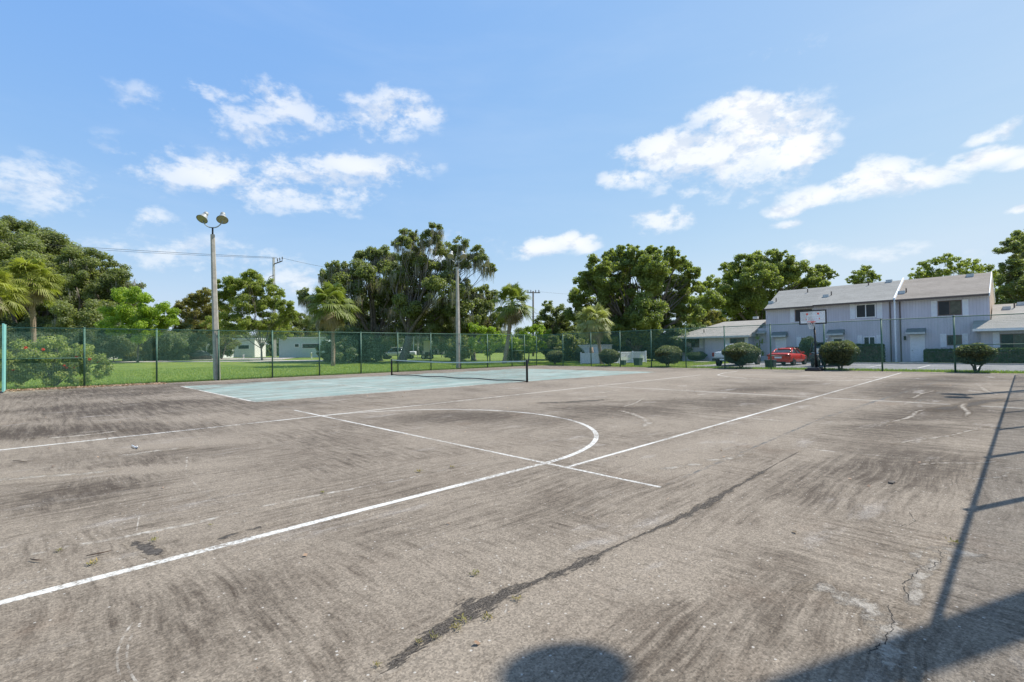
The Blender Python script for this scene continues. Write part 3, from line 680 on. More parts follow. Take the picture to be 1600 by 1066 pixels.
tree('camphor_tree', 'huge dense round-crowned tree left of the townhouses', 'tree', 992, 60, [(978,392,12),(992,396,13),(960,402,16),(1018,396,13),(1040,396,14),(1058,404,14),(935,415,18),(945,440,26),(985,422,24),(1020,420,24),(1055,428,22),(1080,425,12),(915,438,16),(905,462,16),(925,470,24),(965,460,30),(1005,455,30),(1045,455,28),(1080,452,16),(900,488,16),(930,498,24),(970,495,28),(1010,492,28),(1050,490,26),(1078,488,18),(960,520,22),(1005,520,24),(1045,518,22)], 'oakr', .19, 1.1, .6, 1.35, .26)
tree('olive_tree', 'ragged yellow-green tree between the huge tree and the townhouses', 'tree', 1100, 76, [(1100,448,12),(1112,440,12),(1090,475,18),(1112,470,18),(1098,500,18),(1118,498,16),(1082,512,14),(1130,460,14)], 'maple', .19, .85, .2, 1.1, .3)
tree('oak_tree', 'broad green oak rising behind the single-storey house', 'tree', 1190, 82, [(1140,425,16),(1160,412,16),(1180,408,16),(1205,402,14),(1225,405,14),(1150,442,24),(1185,435,26),(1215,430,24),(1240,420,16),(1130,465,22),(1165,470,28),(1200,465,28),(1235,448,22),(1262,432,15),(1285,424,13),(1300,430,7),(1275,445,14),(1140,495,24),(1175,500,24),(1210,500,24),(1250,470,20)], 'oakr', .21, 1.05, .5, 1.2, .27)
tree('small_tree', 'small rusty shrub tree above the single-storey house roof', 'tree', 1110, 70, [(1100,500,10),(1115,492,9),(1125,505,9),(1108,512,10)], 'rust', .16, .7, .1)
tree('small_tree', 'small dark treetop peeking over the grey townhouse roof', 'tree', 1350, 88, [(1350,421,8),(1340,430,9),(1358,430,9),(1350,440,13),(1328,437,6),(1370,434,6)], 'oakr', .20, .8, .2, 1.0, .3)
tree('crape_tree', 'wispy light-green tree behind the brown townhouse roof', 'tree', 1480, 84, [(1432,424,9),(1450,415,10),(1468,408,8),(1480,404,9),(1492,412,11),(1510,410,9),(1525,415,10),(1455,430,14),(1485,426,14),(1515,426,14),(1542,425,11),(1550,440,16),(1430,437,8),(1560,460,18)], 'maple', .18, .7, .25, .9, .3)
tree('oak_tree', 'tall dark tree cut by the right edge of the photo', 'tree', 1610, 72, [(1585,376,12),(1600,368,14),(1582,392,15),(1605,398,20),(1580,415,14),(1605,425,22),(1640,390,40),(1640,440,45),(1575,440,16),(1600,455,24),(1570,465,16),(1620,480,30),(1580,480,18)], 'oak', .21, .95, .5, 1.0, .28)
# ------------------------------------------------------------------ understory wall of shrubs behind the back fence
US = [(-30,540,42,88),(20,528,34,86),(62,540,30,84),(100,528,26,86),(135,540,28,80),(178,535,26,78),(218,542,25,80),(262,540,26,82),(292,530,20,90),(345,535,18,96),(545,538,26,62),(570,545,22,66),(520,545,18,70),(612,528,16,92),
      (690,520,16,90),(715,545,20,66),(805,545,16,66),(862,540,16,70),(890,545,18,66),(905,530,18,70),(962,535,20,64),(1020,540,20,62),(1055,535,22,60),(1060,550,14,60),(985,535,18,66),(1090,525,18,66)]
adj = ['dark green','dusky','grey-green','deep green']
for i, (px, py, r, D) in enumerate(US):
    nb = ['beyond the left fence edge','under the leaning palm','behind the flowering shrub','right of the flowering shrub','left of the stone marker','behind the footpath bend','below the bright yellow-green tree','left of the driveway','behind the covered boat','behind the tall light pole','just right of the middle palm trunk','under the moss-hung oak','behind the middle palm trunk','left of the white truck','right of the thick oak trunk','behind the middle light pole','below the right-hand palm','right of the wooden utility pole','behind the leftmost clipped shrub','left of the white shed','behind the white shed','behind the picket fence','at the far end of the picket fence','right of the picket fence','above the picket fence gate','left of the single-storey house'][i]
    k = .80
    tree('understory_shrub', f'{adj[i%4]} leafy shrub mass {nb}', 'shrub', px, D, [(px-r*.5,py,r*k),(px+r*.5,py-2,r*k),(px,py-r*.4,r*k),(px-r*.3,py+12,r*k*.8),(px+r*.35,py+12,r*k*.8)], 'dusk' if i % 3 else 'oak', .17, .9, .08, 1.2, .3)

def far_wood():
    L = []
    for px in range(-140, 1130, 17):
        D = random.uniform(135, 165); L.append((W(px+random.uniform(-8, 8), random.uniform(530, 541), D), random.uniform(17, 26)*D/FPX))
        L.append((W(px+random.uniform(-8, 8), 552, D), 18*D/FPX))
    P, T = crown(L, .34, .8, .8, 1.1, .3); o = raw('distant_wood', P, 4, M['dusk'], None, T); tag(o, 'continuous far-off line of trees closing the view behind the lawn', 'woodland', kind='stuff')
far_wood()
# ------------------------------------------------------------------ palms
palm('leaning cabbage palm with yellow fruit and dead skirt near the left fence', 46, 437, 53, 46, 2.75, 'palmy', 1.3, 50, tr=.2, fruit=True)
palm('cabbage palm cut by the left photo edge with yellow fronds', -14, 455, -8, 42, 2.7, 'palmy', .8, 42, tr=.2, fruit=True)
palm('full round cabbage palm standing on the lawn right of the concrete utility pole', 517, 476, 520, 54, 3.2, 'palm', .55, 46, tr=.2)
palm('cabbage palm with brown hanging fronds left of the wooden utility pole', 800, 474, 787, 58, 3.0, 'palm', .9, 40, tr=.24)
palm('pale cabbage palm with a straw skirt behind the white picket fence', 929, 500, 940, 50, 2.4, 'palmp', 1.1, 44, tr=.17)

# ------------------------------------------------------------------ clipped shrubs along the right fence
def shrub(label, px, w_, h_, X=36.7, mat='bush', group='clipped shrubs along the right fence', zc=None, vtrunk=False, Y=None):
    p = onX(px, 560, X) if Y is None else Vector((X, Y, 0)); b = Vector((p.x, p.y, -.03)); root = empty('clipped_shrub', b, label, 'shrub', group)
    r = w_/2; Hh = h_*(.74 if vtrunk else .86)/2; cz = h_ - Hh
    n_ = int(8200*(w_/2.2)**2*(1.1)); d = unit(n_); k = RNG.uniform(.80, 1.0, n_)**.5
    lump = 1 + .07*np.sin(d[:,0]*5+px)+.06*np.sin(d[:,1]*7+px*2)+.05*np.sin(d[:,2]*8)
    sq = 1/np.maximum(.80, (np.abs(d)**3).sum(axis=1)**(1/3)*1.0)
    # narrower towards the foot
    taper = np.where(d[:,2] < 0, 1 + d[:,2]*.35, 1.0)
    pos = np.stack([d[:,0]*r*taper, d[:,1]*r*taper, d[:,2]*Hh], axis=1)*(k*lump*sq)[:, None]*.93 + np.array([0,0,cz])
    nn = d*.8 + unit(n_)*.8; nn /= np.linalg.norm(nn, axis=1, keepdims=True)
    P = leaf_polys(pos, nn, .055, .032); tn = RNG.uniform(0, 1, n_)*.30 + .70*RNG.uniform(.3, 1, n_)*(k > .93)*(d[:,2] > .30)  # upper outer leaves tinted paler: sunlit top painted into the leaf colour
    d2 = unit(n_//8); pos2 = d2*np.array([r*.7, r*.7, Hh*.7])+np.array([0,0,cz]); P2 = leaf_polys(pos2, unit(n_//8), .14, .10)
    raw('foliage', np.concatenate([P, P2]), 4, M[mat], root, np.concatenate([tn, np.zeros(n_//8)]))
    mb = MB()
    for i in range(6 if vtrunk else 4):
        a = i*2.1+px; e = Vector((math.cos(a)*r*(.55 if vtrunk else .35), math.sin(a)*r*(.55 if vtrunk else .35), cz-Hh*.5))
        mb.tube([Vector((math.cos(a)*.04, math.sin(a)*.04, -.05)), Vector((e.x*.35, e.y*.35, e.z*.5)), e], [.06, .045, .03], 6)
    mb.build('trunk', M['bark'], root, True); return root
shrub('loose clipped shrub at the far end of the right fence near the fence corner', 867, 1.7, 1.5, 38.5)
shrub('round clipped shrub with yellow sun-tinted top in front of the white picket fence', 952, 1.75, 1.55)
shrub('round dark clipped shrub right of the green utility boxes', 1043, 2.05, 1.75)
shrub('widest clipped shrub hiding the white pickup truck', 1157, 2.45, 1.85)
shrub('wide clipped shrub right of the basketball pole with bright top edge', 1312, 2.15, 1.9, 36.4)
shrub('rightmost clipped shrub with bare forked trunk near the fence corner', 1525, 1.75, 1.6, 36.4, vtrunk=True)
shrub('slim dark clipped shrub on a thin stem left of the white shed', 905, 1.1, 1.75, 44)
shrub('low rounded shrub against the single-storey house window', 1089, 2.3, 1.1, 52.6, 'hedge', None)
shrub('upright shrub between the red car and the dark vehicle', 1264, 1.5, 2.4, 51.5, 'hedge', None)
def hedge(label, x0, x1, y0, y1, h):
    n_ = int(1500*(y1-y0)*(h+x1-x0)/1.8); pos = RNG.uniform(0, 1, (n_, 3))*np.array([x1-x0, y1-y0, h]) + np.array([x0, y0, 0])
    f = RNG.integers(0, 4, n_); j = RNG.normal(size=n_)*.03
    pos[:,0] = np.where(f == 0, x0+j, pos[:,0]); pos[:,2] = np.where(f == 1, h+j, pos[:,2]); pos[:,2] = np.where(f == 2, h+j*1.5, pos[:,2])
    pos[:,1] = np.where((f == 3), np.where(RNG.uniform(size=n_) > .5, y0+j, y1+j), pos[:,1])
    P = leaf_polys(pos - np.array([(x0+x1)/2, (y0+y1)/2, 0]), unit(n_), .06, .038)
    root = empty('hedge', ((x0+x1)/2, (y0+y1)/2, 0), label, 'hedge', 'trimmed hedges along the townhouses')
    raw('foliage', P, 4, M['hedge'], root, RNG.uniform(0, 1, n_))
    MB().box(-(x1-x0)/2+.12, (x1-x0)/2-.12, -(y1-y0)/2+.12, (y1-y0)/2-.12, 0, h-.12).build('branch_core', M['bark'], root)
hedge('low trimmed hedge beneath the lower window of the brown-roofed townhouse', 53.2, 54.3, 2.9, 5.9, 1.05)
hedge('low trimmed hedge in front of the right single-storey house', 51.9, 52.9, -9, 2.1, 1.1)
hedge('tall trimmed hedge left of the downpipe below the white framed window', 53.2, 54.2, 8.7, 11.1, 1.55)
hedge('tall trimmed hedge behind the red car', 53.4, 54.3, 13.8, 16.6, 1.35)
def strap_plant(label, px, py, X, r):
    p = onX(px, py, X); b = Vector((p.x, p.y, 0)); root = empty('yucca_plant', b, label, 'plant')
    Q, T = [], []
    for s in range(5):
        cz = .6+s*.42; c0 = np.array([RNG.uniform(-.25,.25), RNG.uniform(-.25,.25), cz])
        for i in range(26):
            a = RNG.uniform(0, 6.28); e = R(RNG.uniform(-10, 75)); d = np.array([math.cos(a)*math.cos(e), math.sin(a)*math.cos(e), math.sin(e)])
            sd = np.array([-math.sin(a), math.cos(a), 0])*.035; l = r*RNG.uniform(.5, .9); mm = c0+d*l*.6; ee = c0+d*l-np.array([0,0,l*.25])
            Q += [[c0-sd, c0+sd, mm+sd, mm-sd], [mm-sd, mm+sd, ee+sd*.1, ee-sd*.1]]; T += [RNG.uniform(0,.7)]*2
    raw('leaf', np.array(Q), 4, M['maple'], root, np.array(T)); MB().tube([(0,0,0),(0,0,2.2)], .05, 6).build('stem', M['bark'], root)
strap_plant('spiky green plant against the wall left of the red car', 1187, 535, 53.4, 1.0)
# flowering bush inside frame at left
def flowering():
    b = Vector((.35, 36.2, -.03)); root = empty('hibiscus_shrub', b, 'leafy flowering shrub with red blooms behind the left fence bay', 'shrub')
    L = [(Vector((dx, dy, z)), r) for dx, dy, z, r in [(-1.5,-.2,1.3,.75),(-.7,0,1.7,.85),(.2,.1,1.9,.85),(1.0,0,1.7,.8),(1.7,.1,1.3,.75),(0,-.3,1.1,.9),(-1.0,-.2,.9,.8),(1.0,-.2,.9,.8),(2.1,0,.8,.5),(-2.0,0,1.7,.4),(-2.1,-.1,.8,.5),(-1.3,-.4,.55,.55),(1.3,-.4,.55,.55),(0,-.6,.6,.6),(-.5,-.6,1.4,.6),(.7,-.6,1.5,.6)]]
    P, T = crown([(c, r) for c, r in L], .062, .50, .85, 1.0, .34); raw('foliage', P, 4, M['hib'], root, T)
    mb = MB()
    for i in range(26):
        a = random.uniform(0, 6.28); e = Vector((math.cos(a)*random.uniform(.6,2.1), math.sin(a)*.6, random.uniform(.9, 2.3)))
        mb.tube(limb_pts((math.cos(a)*.15, math.sin(a)*.1, 0), e, .1, 5), [.03,.025,.02,.014,.006], 5)
    mb.build('stem', M['bark'], root, True)
    for (x, y, z) in ((.52,-.75,1.12),(.60,-.78,1.03),(1.55,-.6,1.45),(-.95,-.6,2.1),(1.3,-.6,1.75),(.9,-.7,1.05),(1.0,-.8,1.6),(-.3,-.8,2.0),(1.9,-.5,1.3),(-1.4,-.7,1.0)):
        dd = unit(22); pos = np.array([x, y, z]) + dd*.06
        raw('flower', leaf_polys(pos, dd, .055, .04), 4, M['flower'], root, RNG.uniform(0, 1, 22))
flowering()

# ------------------------------------------------------------------ chain link fence
FH = 3.05
def bay_mesh(wd, h, step=.058, wr=.0030):
    V = []
    nx = int(round(wd/step)); nz = int(round(h/step)); sx_ = wd/nx; sz = h/nz
    for i in range(nx):
        for k in range(nz):
            x0, x1, z0, z1 = i*sx_, (i+1)*sx_, k*sz, (k+1)*sz; xm = (x0+x1)/2; zm = (z0+z1)/2
            for a, b_ in (((x0, zm), (xm, z1)), ((xm, z1), (x1, zm)), ((x1, zm), (xm, z0)), ((xm, z0), (x0, zm))):
                dx, dz = b_[0]-a[0], b_[1]-a[1]; L = math.hypot(dx, dz); nx_, nz_ = -dz/L*wr, dx/L*wr
                V.append([(a[0]+nx_, -wr*.8, a[1]+nz_), (b_[0]+nx_, -wr*.8, b_[1]+nz_), (b_[0]-nx_, wr*.8, b_[1]-nz_), (a[0]-nx_, wr*.8, a[1]-nz_)])
    return np.array(V)
BV = bay_mesh(3.08, FH-.06, wr=.0019); BN = bay_mesh(3.08, FH-.06, wr=.0013)
def fence_run(label, p0, d, offs, rails=(), mat='green', BV=BV):
    """p0 start point, d unit direction, offs = post positions along the run"""
    ang = math.atan2(d[1], d[0]); root = empty('chain_link_fence', (*p0, 0), label, 'fence', 'chain-link fences round the courts', ang)
    proto = None; pm = None
    for i, o_ in enumerate(offs):
        if pm is None:
            pm = MB().tube([(0,0,-.1),(0,0,FH)], .034, 10).lathe([(.04, FH),(.04, FH+.02),(.02, FH+.05),(.001, FH+.055)]).build('post', M['gpost'], root, True); po = pm
        else: po = pm.copy(); COL.objects.link(po); po.parent = root
        po.location = (o_, 0, 0); 
        if i in (0, len(offs)-1): po.scale = (1.35, 1.35, 1)
        if i < len(offs)-1:
            wd = offs[i+1]-o_
            if proto is None: proto = raw('mesh_panel', BV, 4, M[mat], root); q = proto
            else: q = proto.copy(); COL.objects.link(q); q.parent = root
            q.location = (o_, .035, .04); q.scale = (wd/3.08, 1, 1)
    MB().tube([(offs[0],0,FH-.02),(offs[-1],0,FH-.02)], .024, 8).build('top_rail', M['gpost'], root, True)
    MB().tube([(offs[0],.03,.06),(offs[-1],.03,.06)], .006, 5).build('bottom_wire', M['gpost'], root, True)
    for (a, b_) in rails: MB().tube([(offs[a],0,1.5),(offs[b_],0,1.5)], .021, 8).build('mid_rail', M['gpost'], root, True)
    return root
YB, XR, XL, YN = 33.9, 35.8, -1.5, -.46
fence_run('long green chain-link fence across the back below the oaks and palms', (XL, YB), (1, 0), [0, 3.1] + [3.1+3.08*k for k in range(1, 11)] + [35.6, 37.3], [(0, 1), (11, 12)])
fence_run('green chain-link fence in front of the parking lot and townhouses', (XR, YN), (0, 1), [0, 3.14, 6.34, 9.29, 12.46, 15.58, 18.56, 21.53, 24.5, 27.6, 30.9, 34.36], [(0, 1), (10, 11)])
fence_run('chain-link fence beside the photographer that casts the rail shadow', (XL, YN), (1, 0), [0, 1.6, 3.9] + [6.98+3.08*k-.2 for k in range(0, 10)] + [37.3], BV=BN)
fence_run('chain-link fence at the left end of the court', (XL, YN), (0, 1), [3.1*k for k in range(11)]+[34.36])
ws_ = empty('windscreen_post', (-1.25, 33.0, 0), 'teal windscreen edge and corner post at the left photo edge', 'fence post')
MB().box(-.03, .03, -1.6, .15, .06, 3.1).build('screen', M['tealp'], ws_); MB().tube([(0,.22,-.1),(0,.22,3.15)], .05, 12).build('post', M['gpost'], ws_, True)

# ------------------------------------------------------------------ sports light poles
def light_pole(label, x, y, lean=(0, 0), group='sports light poles around the courts', yaw=0.0, hgt=8.95, q=1.0):
    root = empty('sports_light_pole', (x, y, -.03), label, 'light pole', group)
    top = Vector((lean[0], lean[1], hgt))
    # square concrete pole, tapered
    mb = MB(); rings = []
    for z, r in ((-.2,.175),(hgt*.5,.145),(hgt,.105)):
        c = top*(z/hgt); rr = r*.35
        rings.append([(c.x+sx_*r-(sx_*rr if k == 0 else 0), c.y+sy_*r-(sy_*rr if k == 1 else 0), z) for sx_, sy_, k in ((-1,-1,1),(-1,-1,0),(1,-1,0),(1,-1,1),(1,1,1),(1,1,0),(-1,1,0),(-1,1,1))])
    mb.loft(rings); mb.build('pole', M['concrete'], root)
    MB().tube([top, top+Vector((0,0,.42))], .05, 10).build('tenon', M['black'], root, True)
    ax = Vector((math.cos(yaw), math.sin(yaw), 0)); px_ = Vector((-math.sin(yaw), math.cos(yaw), 0))
    ar = MB(); pts = []
    for t in np.linspace(-1, 1, 13): pts.append(top + Vector((0,0,.42+ .32*abs(t)**2.6)) + ax*.52*t)
    ar.tube(pts, .032, 8); ar.build('bracket_arm', M['lampm'], root, True)
    for s in (-1, 1):
        e = top + Vector((0,0,.98)) + ax*.56*s
        tilt = (Vector((0,0,-1)) + px_*(-1 if y > 10 else 1)*.75 + ax*.22*s).normalized()
        fx = MB().lathe([(.001,-.30),(.15,-.30),(.19,-.22),(.20,-.12),(.31*q,.05),(.33*q,.09),(.32*q,.10)], e, tilt, 24).build('reflector', M['lampm'], root, True)
        gl = MB().lathe([(.001,.085),(.30*q,.085)], e, tilt, 24).build('lens', M['lens'], fx, True)
        bx = MB().tube([e-tilt*.30, e-tilt*.52], [.15,.13], 12).build('ballast_housing', M['lampm'], fx, True)
        MB().tube([pts[0 if s < 0 else -1], e-tilt*.05-Vector((0,0,.3)), e-tilt*.1], .03, 8).build('yoke', M['lampm'], root, True)
    return root
light_pole('tall leaning concrete light pole with twin lamps at the left back fence', 7.72, 34.12, (-.18, .12), yaw=R(-35))
light_pole('twin-lamp concrete light pole in the middle of the back fence', 26.3, 34.3, (.0, .0), yaw=R(-35))
light_pole('light pole beside the photographer whose lamp shadow falls on the court', 7.86, -1.555, (0, 0), yaw=R(36), q=.86)
light_pole('second light pole on the near side whose shadow reaches the right of the court', 26.4, -1.30, (0, 0), yaw=R(10))

# ------------------------------------------------------------------ tennis net
nt = empty('tennis_net', (17.05, 23.2, 0), 'low tennis net with white band between two black posts on the teal court', 'tennis net')
for s in (-1, 1): MB().tube([(0, s*6.4, -.1), (0, s*6.4, 1.07), (0, s*6.4, 1.10)], [.055,.055,.04], 14).build('post', M['black'], nt, True)
def nz(y): return 1.05 - .12*(1-abs(y/6.4)**1.4)
V = []; ys = np.arange(-6.36, 6.37, .048)
for y in ys: V.append([(0,y-.0016,.03),(0,y+.0016,.03),(0,y+.0016,nz(y)-.03),(0,y-.0016,nz(y)-.03)])
for k in range(22):
    for y0, y1 in zip(np.linspace(-6.36, 6.36, 30)[:-1], np.linspace(-6.36, 6.36, 30)[1:]):
        h0 = .05+k*.042*nz(y0); h1 = .05+k*.042*nz(y1); V.append([(0,y0,h0-.0014),(0,y1,h1-.0014),(0,y1,h1+.0014),(0,y0,h0+.0014)])
raw('netting', np.array(V), 4, M['net'], nt)
mb = MB(); yy = np.linspace(-6.36, 6.36, 25)
mb.loft([[(-.012, y, nz(y)-.055), (.012, y, nz(y)-.055), (.012, y, nz(y)+.005), (-.012, y, nz(y)+.005)] for y in yy]); mb.build('top_band', M['band'], nt)
MB().tube([(0,y,.05+.02*math.sin(y*2)) for y in yy], .028, 6).build('bottom_band', M['black'], nt, True)

# ------------------------------------------------------------------ basketball hoop
hp = empty('basketball_hoop', (35.1, 9.15, 0), 'portable basketball hoop with clear board and red rim at the right fence', 'basketball hoop')
MB().prism([(-.75,-.42,.0),(.45,-.42,.0),(.45,.42,.0),(-.75,.42,.0)], (0,0,.14)).prism([(-.62,-.32,.14),(.34,-.32,.14),(.34,.32,.14),(-.62,.32,.14)], (.03,0,.07)).build('base', M['black'], hp, bevel=.03)
MB().tube([(.06,0,.1),(.03,0,1.2),(.0,0,2.55)], .055, 14).build('pole', M['black'], hp, True)
MB().tube([(.0,0,2.2),(-.33,0,2.95)], .03, 8).tube([(.04,0,2.5),(-.33,0,3.25)], .03, 8).tube([(.38,0,.25),(.05,0,1.15)], .025, 8).build('strut', M['black'], hp, True)
bd = MB().box(-.39,-.37,-.72,.72,2.93,3.74).build('backboard', M['board'], hp)
fr = MB()
for a in ((-.72,.72,2.90,2.97),(-.72,.72,3.71,3.78)): fr.box(-.41,-.35,*a)
for a in ((-.755,-.69),(.69,.755)): fr.box(-.412,-.348,a[0],a[1],2.90,3.78)
fr.build('board_frame', M['black'], bd)
wl = MB()
for a in ((-.67,.67,3.66,3.69),(-.67,.67,3.0,3.03),(-.67,-.64,3.03,3.66),(.64,.67,3.03,3.66),(-.30,.30,3.42,3.45),(-.30,-.27,3.09,3.42),(.27,.30,3.09,3.42)): wl.box(-.396,-.392,*a)
wl.build('target_lines', M['frame'], bd)
rd = MB()
for s in (-1, 1):
    rd.quad((-.398, s*.24, 3.60),(-.398, s*.36, 3.60),(-.398, s*.33, 3.47),(-.398, s*.26, 3.52)); rd.quad((-.398, s*.35, 3.28),(-.398, s*.39, 3.28),(-.398, s*.38, 3.18),(-.398, s*.35, 3.18))
rd.build('red_mark', M['orange'], bd)
mb = MB(); mb.tube([(-.39-.30+.225*math.cos(a), .225*math.sin(a), 3.05) for a in np.linspace(0, 2*math.pi, 28)], .016, 6, cap=False).box(-.50,-.39,-.08,.08,2.98,3.06); rm = mb.build('rim', M['orange'], hp, True)
V = []
for i in range(12):
    for k in range(4):
        for s in (1, -1):
            a0 = 2*math.pi*(i+ (.5*k if s > 0 else -.5*k))/12; a1 = a0 + s*math.pi/12; r0 = .225-.03*k; r1 = .225-.03*(k+1); z0 = 3.04-.11*k; z1 = z0-.11
            p = Vector((-.69+r0*math.cos(a0), r0*math.sin(a0), z0)); q = Vector((-.69+r1*math.cos(a1), r1*math.sin(a1), z1)); V.append((p, q))
mb = MB()
for p, q in V: mb.tube([p, q], .007, 4, cap=False)
mb.build('net', M['netw'], hp)

# ------------------------------------------------------------------ utility poles and lines
up = empty('utility_pole', base(429, 104), 'pale concrete utility pole with three insulators on one arm', 'utility pole')
b0 = up.location
def rel(px, py, D): return W(px, py, D) - b0
topc = rel(427.5, 403, 104)
MB().loft([[(c.x+a*r, c.y+b_*r, c.z) for a, b_ in ((-1,-1),(1,-1),(1,1),(-1,1))] for c, r in ((Vector((0,0,-.3)), .30), (topc, .18))]).build('pole', M['uconc'], up)
a1 = rel(427.5, 413, 104); a2 = rel(441, 408, 103.2); MB().tube([a1, a2], .11, 6).build('crossarm', M['wood'], up)
for t in (.45, .72, 1.0):
    p = a1.lerp(a2, t); MB().lathe([(.05,0),(.05,.35),(.12,.4),(.08,.5),(.13,.55),(.08,.66),(.12,.72),(.02,.95)], p, (0,0,1), 8).build('insulator', M['wood'], up, True)
MB().tube([rel(428,430,103.5), rel(421,433,103), rel(418,440,103)], .07, 6).tube([rel(428,436,103.5), rel(425,443,103)], .10, 6).build('transformer_bracket', M['wood'], up)
up2 = empty('utility_pole', base(833, 96), 'dark wooden utility pole with a short crossarm right of the palm', 'utility pole'); b0 = up2.location
MB().tube([(0,0,-.3), rel(833, 455, 96)], [.22,.15], 10).build('pole', M['wood'], up2, True)
MB().tube([rel(823, 457.5, 96), rel(844, 457.5, 96)], .09, 6).build('crossarm', M['wood'], up2)
for px in (825, 829.5, 837, 842): MB().lathe([(.05,0),(.11,.2),(.06,.3),(.10,.4),(.02,.5)], rel(px, 457, 96), (0,0,1), 8).build('insulator', M['wood'], up2, True)
def cable(label, a, b_, sag, r=.022, grp='overhead power lines'):
    P = [a.lerp(b_, t) - Vector((0,0,sag*4*t*(1-t))) for t in np.linspace(0, 1, 25)]
    o = MB().tube(P, r, 5).build('power_line', M['wire'], None, True); tag(o, label, 'power line', grp)
cable('upper power line running from the left photo edge to the concrete utility pole', W(-160, 365, 86), W(433, 402.5, 103.6), .35, .035)
cable('second upper power line just under the first at the concrete utility pole', W(-160, 367, 87), W(437, 404, 103.4), .5, .028)
cable('power line from the concrete utility pole into the mossy oaks', W(440, 403, 103.2), W(560, 425, 112), .3, .028)
cable('lower cable crossing in front of the bright tree at mid height', W(-160, 478, 86), W(429, 487, 103.6), .8, .035)
cable('lower cable from the concrete utility pole behind the middle palm', W(429, 487, 103.6), W(833, 495, 96), .8, .03)
cable('slack cable dropping right from the wooden utility pole', W(833, 488, 96), W(1000, 508, 80), .9, .03)
cable('lowest slack cable dropping right from the wooden utility pole', W(833, 494, 96), W(1000, 515, 80), 1.1, .03)
cable('high line leaving the wooden utility pole to the right', W(843, 456, 96), W(960, 460, 110), .3, .016)
gb = MB()
# ------------------------------------------------------------------ townhouses
XF = 55.0
def tri_roof(mb, X0, Z0, X1, Z1, y0, y1, th=.16):
    mb.prism([(X0,y0,Z0),(X0,y1,Z0),(X1,y1,Z1),(X1,y0,Z1)], (0,0,-th))
def window(parent, x, y0, y1, z0, z1, kind='white', glass='glass', split=True):
    fw = .07; f = MB(); prot = .035 if kind == 'white' else .025
    f.box(x-prot, x+.1, y0, y1, z0, z0+fw).box(x-prot, x+.1, y0, y1, z1-fw, z1).box(x-prot, x+.1, y0, y0+fw, z0+fw, z1-fw).box(x-prot, x+.1, y1-fw, y1, z0+fw, z1-fw)
    if split: ym = (y0+y1)/2; f.box(x-prot+.005, x+.1, ym-fw*.5, ym+fw*.5, z0+fw, z1-fw)
    o = f.build('window', M['frame' if kind == 'white' else 'gutter'], parent)
    MB().box(x-.010, x-.003, y0+fw*.8, y1-fw*.8, z0+fw*.8, z1-fw*.8).build('pane', M[glass], o)
    if glass == 'glass' and kind != 'white':
        MB().box(x-.016, x-.0105, y0+fw, y0+(y1-y0)*.48, z0+fw, z1-fw).build('curtain', M['blind'], o)
    return o
def shutter(parent, x, y0, y1, z0, z1):
    f = MB().box(x-.045, x-.002, y0, y0+.06, z0, z1).box(x-.045, x-.002, y1-.06, y1, z0, z1).box(x-.044, x-.002, y0+.06, y1-.06, z1-.09, z1).box(x-.044, x-.002, y0+.06, y1-.06, z0, z0+.09)
    f.box(x-.044, x-.002, y0+.06, y1-.06, (z0+z1)/2-.04, (z0+z1)/2+.04); n = int((z1-z0)/.075)
    for i in range(1, n):
        z = z0+(z1-z0)*i/n; f.prism([(x-.036, y0+.06, z-.02),(x-.012, y0+.06, z+.025),(x-.008, y0+.06, z+.02),(x-.03, y0+.06, z-.028)], (0, y1-y0-.12, 0))
    f.box(x-.008, x-.003, y0+.05, y1-.05, z0+.05, z1-.05)
    f.build('shutter', M['shut'], parent)
def pxbox(X, x0, x1, y0, y1):
    a = onX(x0, (y0+y1)/2, X); b_ = onX(x1, (y0+y1)/2, X); t = onX((x0+x1)/2, y0, X); u = onX((x0+x1)/2, y1, X); return b_.y, a.y, u.z, t.z
def awning(parent, X, x0, x1, ytop, ybot):
    y0, y1, z0, z1 = pxbox(X, x0, x1, ytop, ybot); d = .75
    MB().prism([(X,y0,z1),(X-d,y0,z0),(X-d,y0,z0-.09),(X,y0,z0-.09)], (0, y1-y0, 0)).build('awning', M['awn'], parent)
    MB().box(X-d-.03, X-d-.003, y0-.02, y1+.02, z0-.13, z0+.03).build('awning_fascia', M['fasc'], parent)
def door(parent, X, x0, x1, ytop, glassy=False):
    y0, y1, _, z1 = pxbox(X, x0, x1, ytop, 560); z0 = .06
    f = MB().box(X-.03, X+.08, y0-.06, y0, z0, z1+.06).box(X-.03, X+.08, y1, y1+.06, z0, z1+.06).box(X-.03, X+.08, y0, y1, z1, z1+.06)
    dr = MB().box(X-.008, X+.05, y0, y1, z0, z1)
    w_ = y1-y0
    for (a, b_, c, d) in ((.12,.45,.10,.42),(.55,.88,.10,.42),(.12,.45,.50,.90),(.55,.88,.50,.90)):
        if not glassy: dr.box(X-.016, X-.006, y0+w_*a, y0+w_*b_, z0+(z1-z0)*c, z0+(z1-z0)*d)
    o = dr.build('door', M['door'], parent); f.build('door_frame', M['frame'], o)
    MB().lathe([(.001,.07),(.03,.065),(.035,.04),(.015,.03),(.015,0)], (X-.008, y1-.08, z0+.95), (-1,0,0), 10).build('handle', M['black'], o, True)
    if glassy: MB().box(X-.02, X-.009, y0+.12, y1-.12, z0+1.0, z1-.15).build('pane', M['glass'], o)
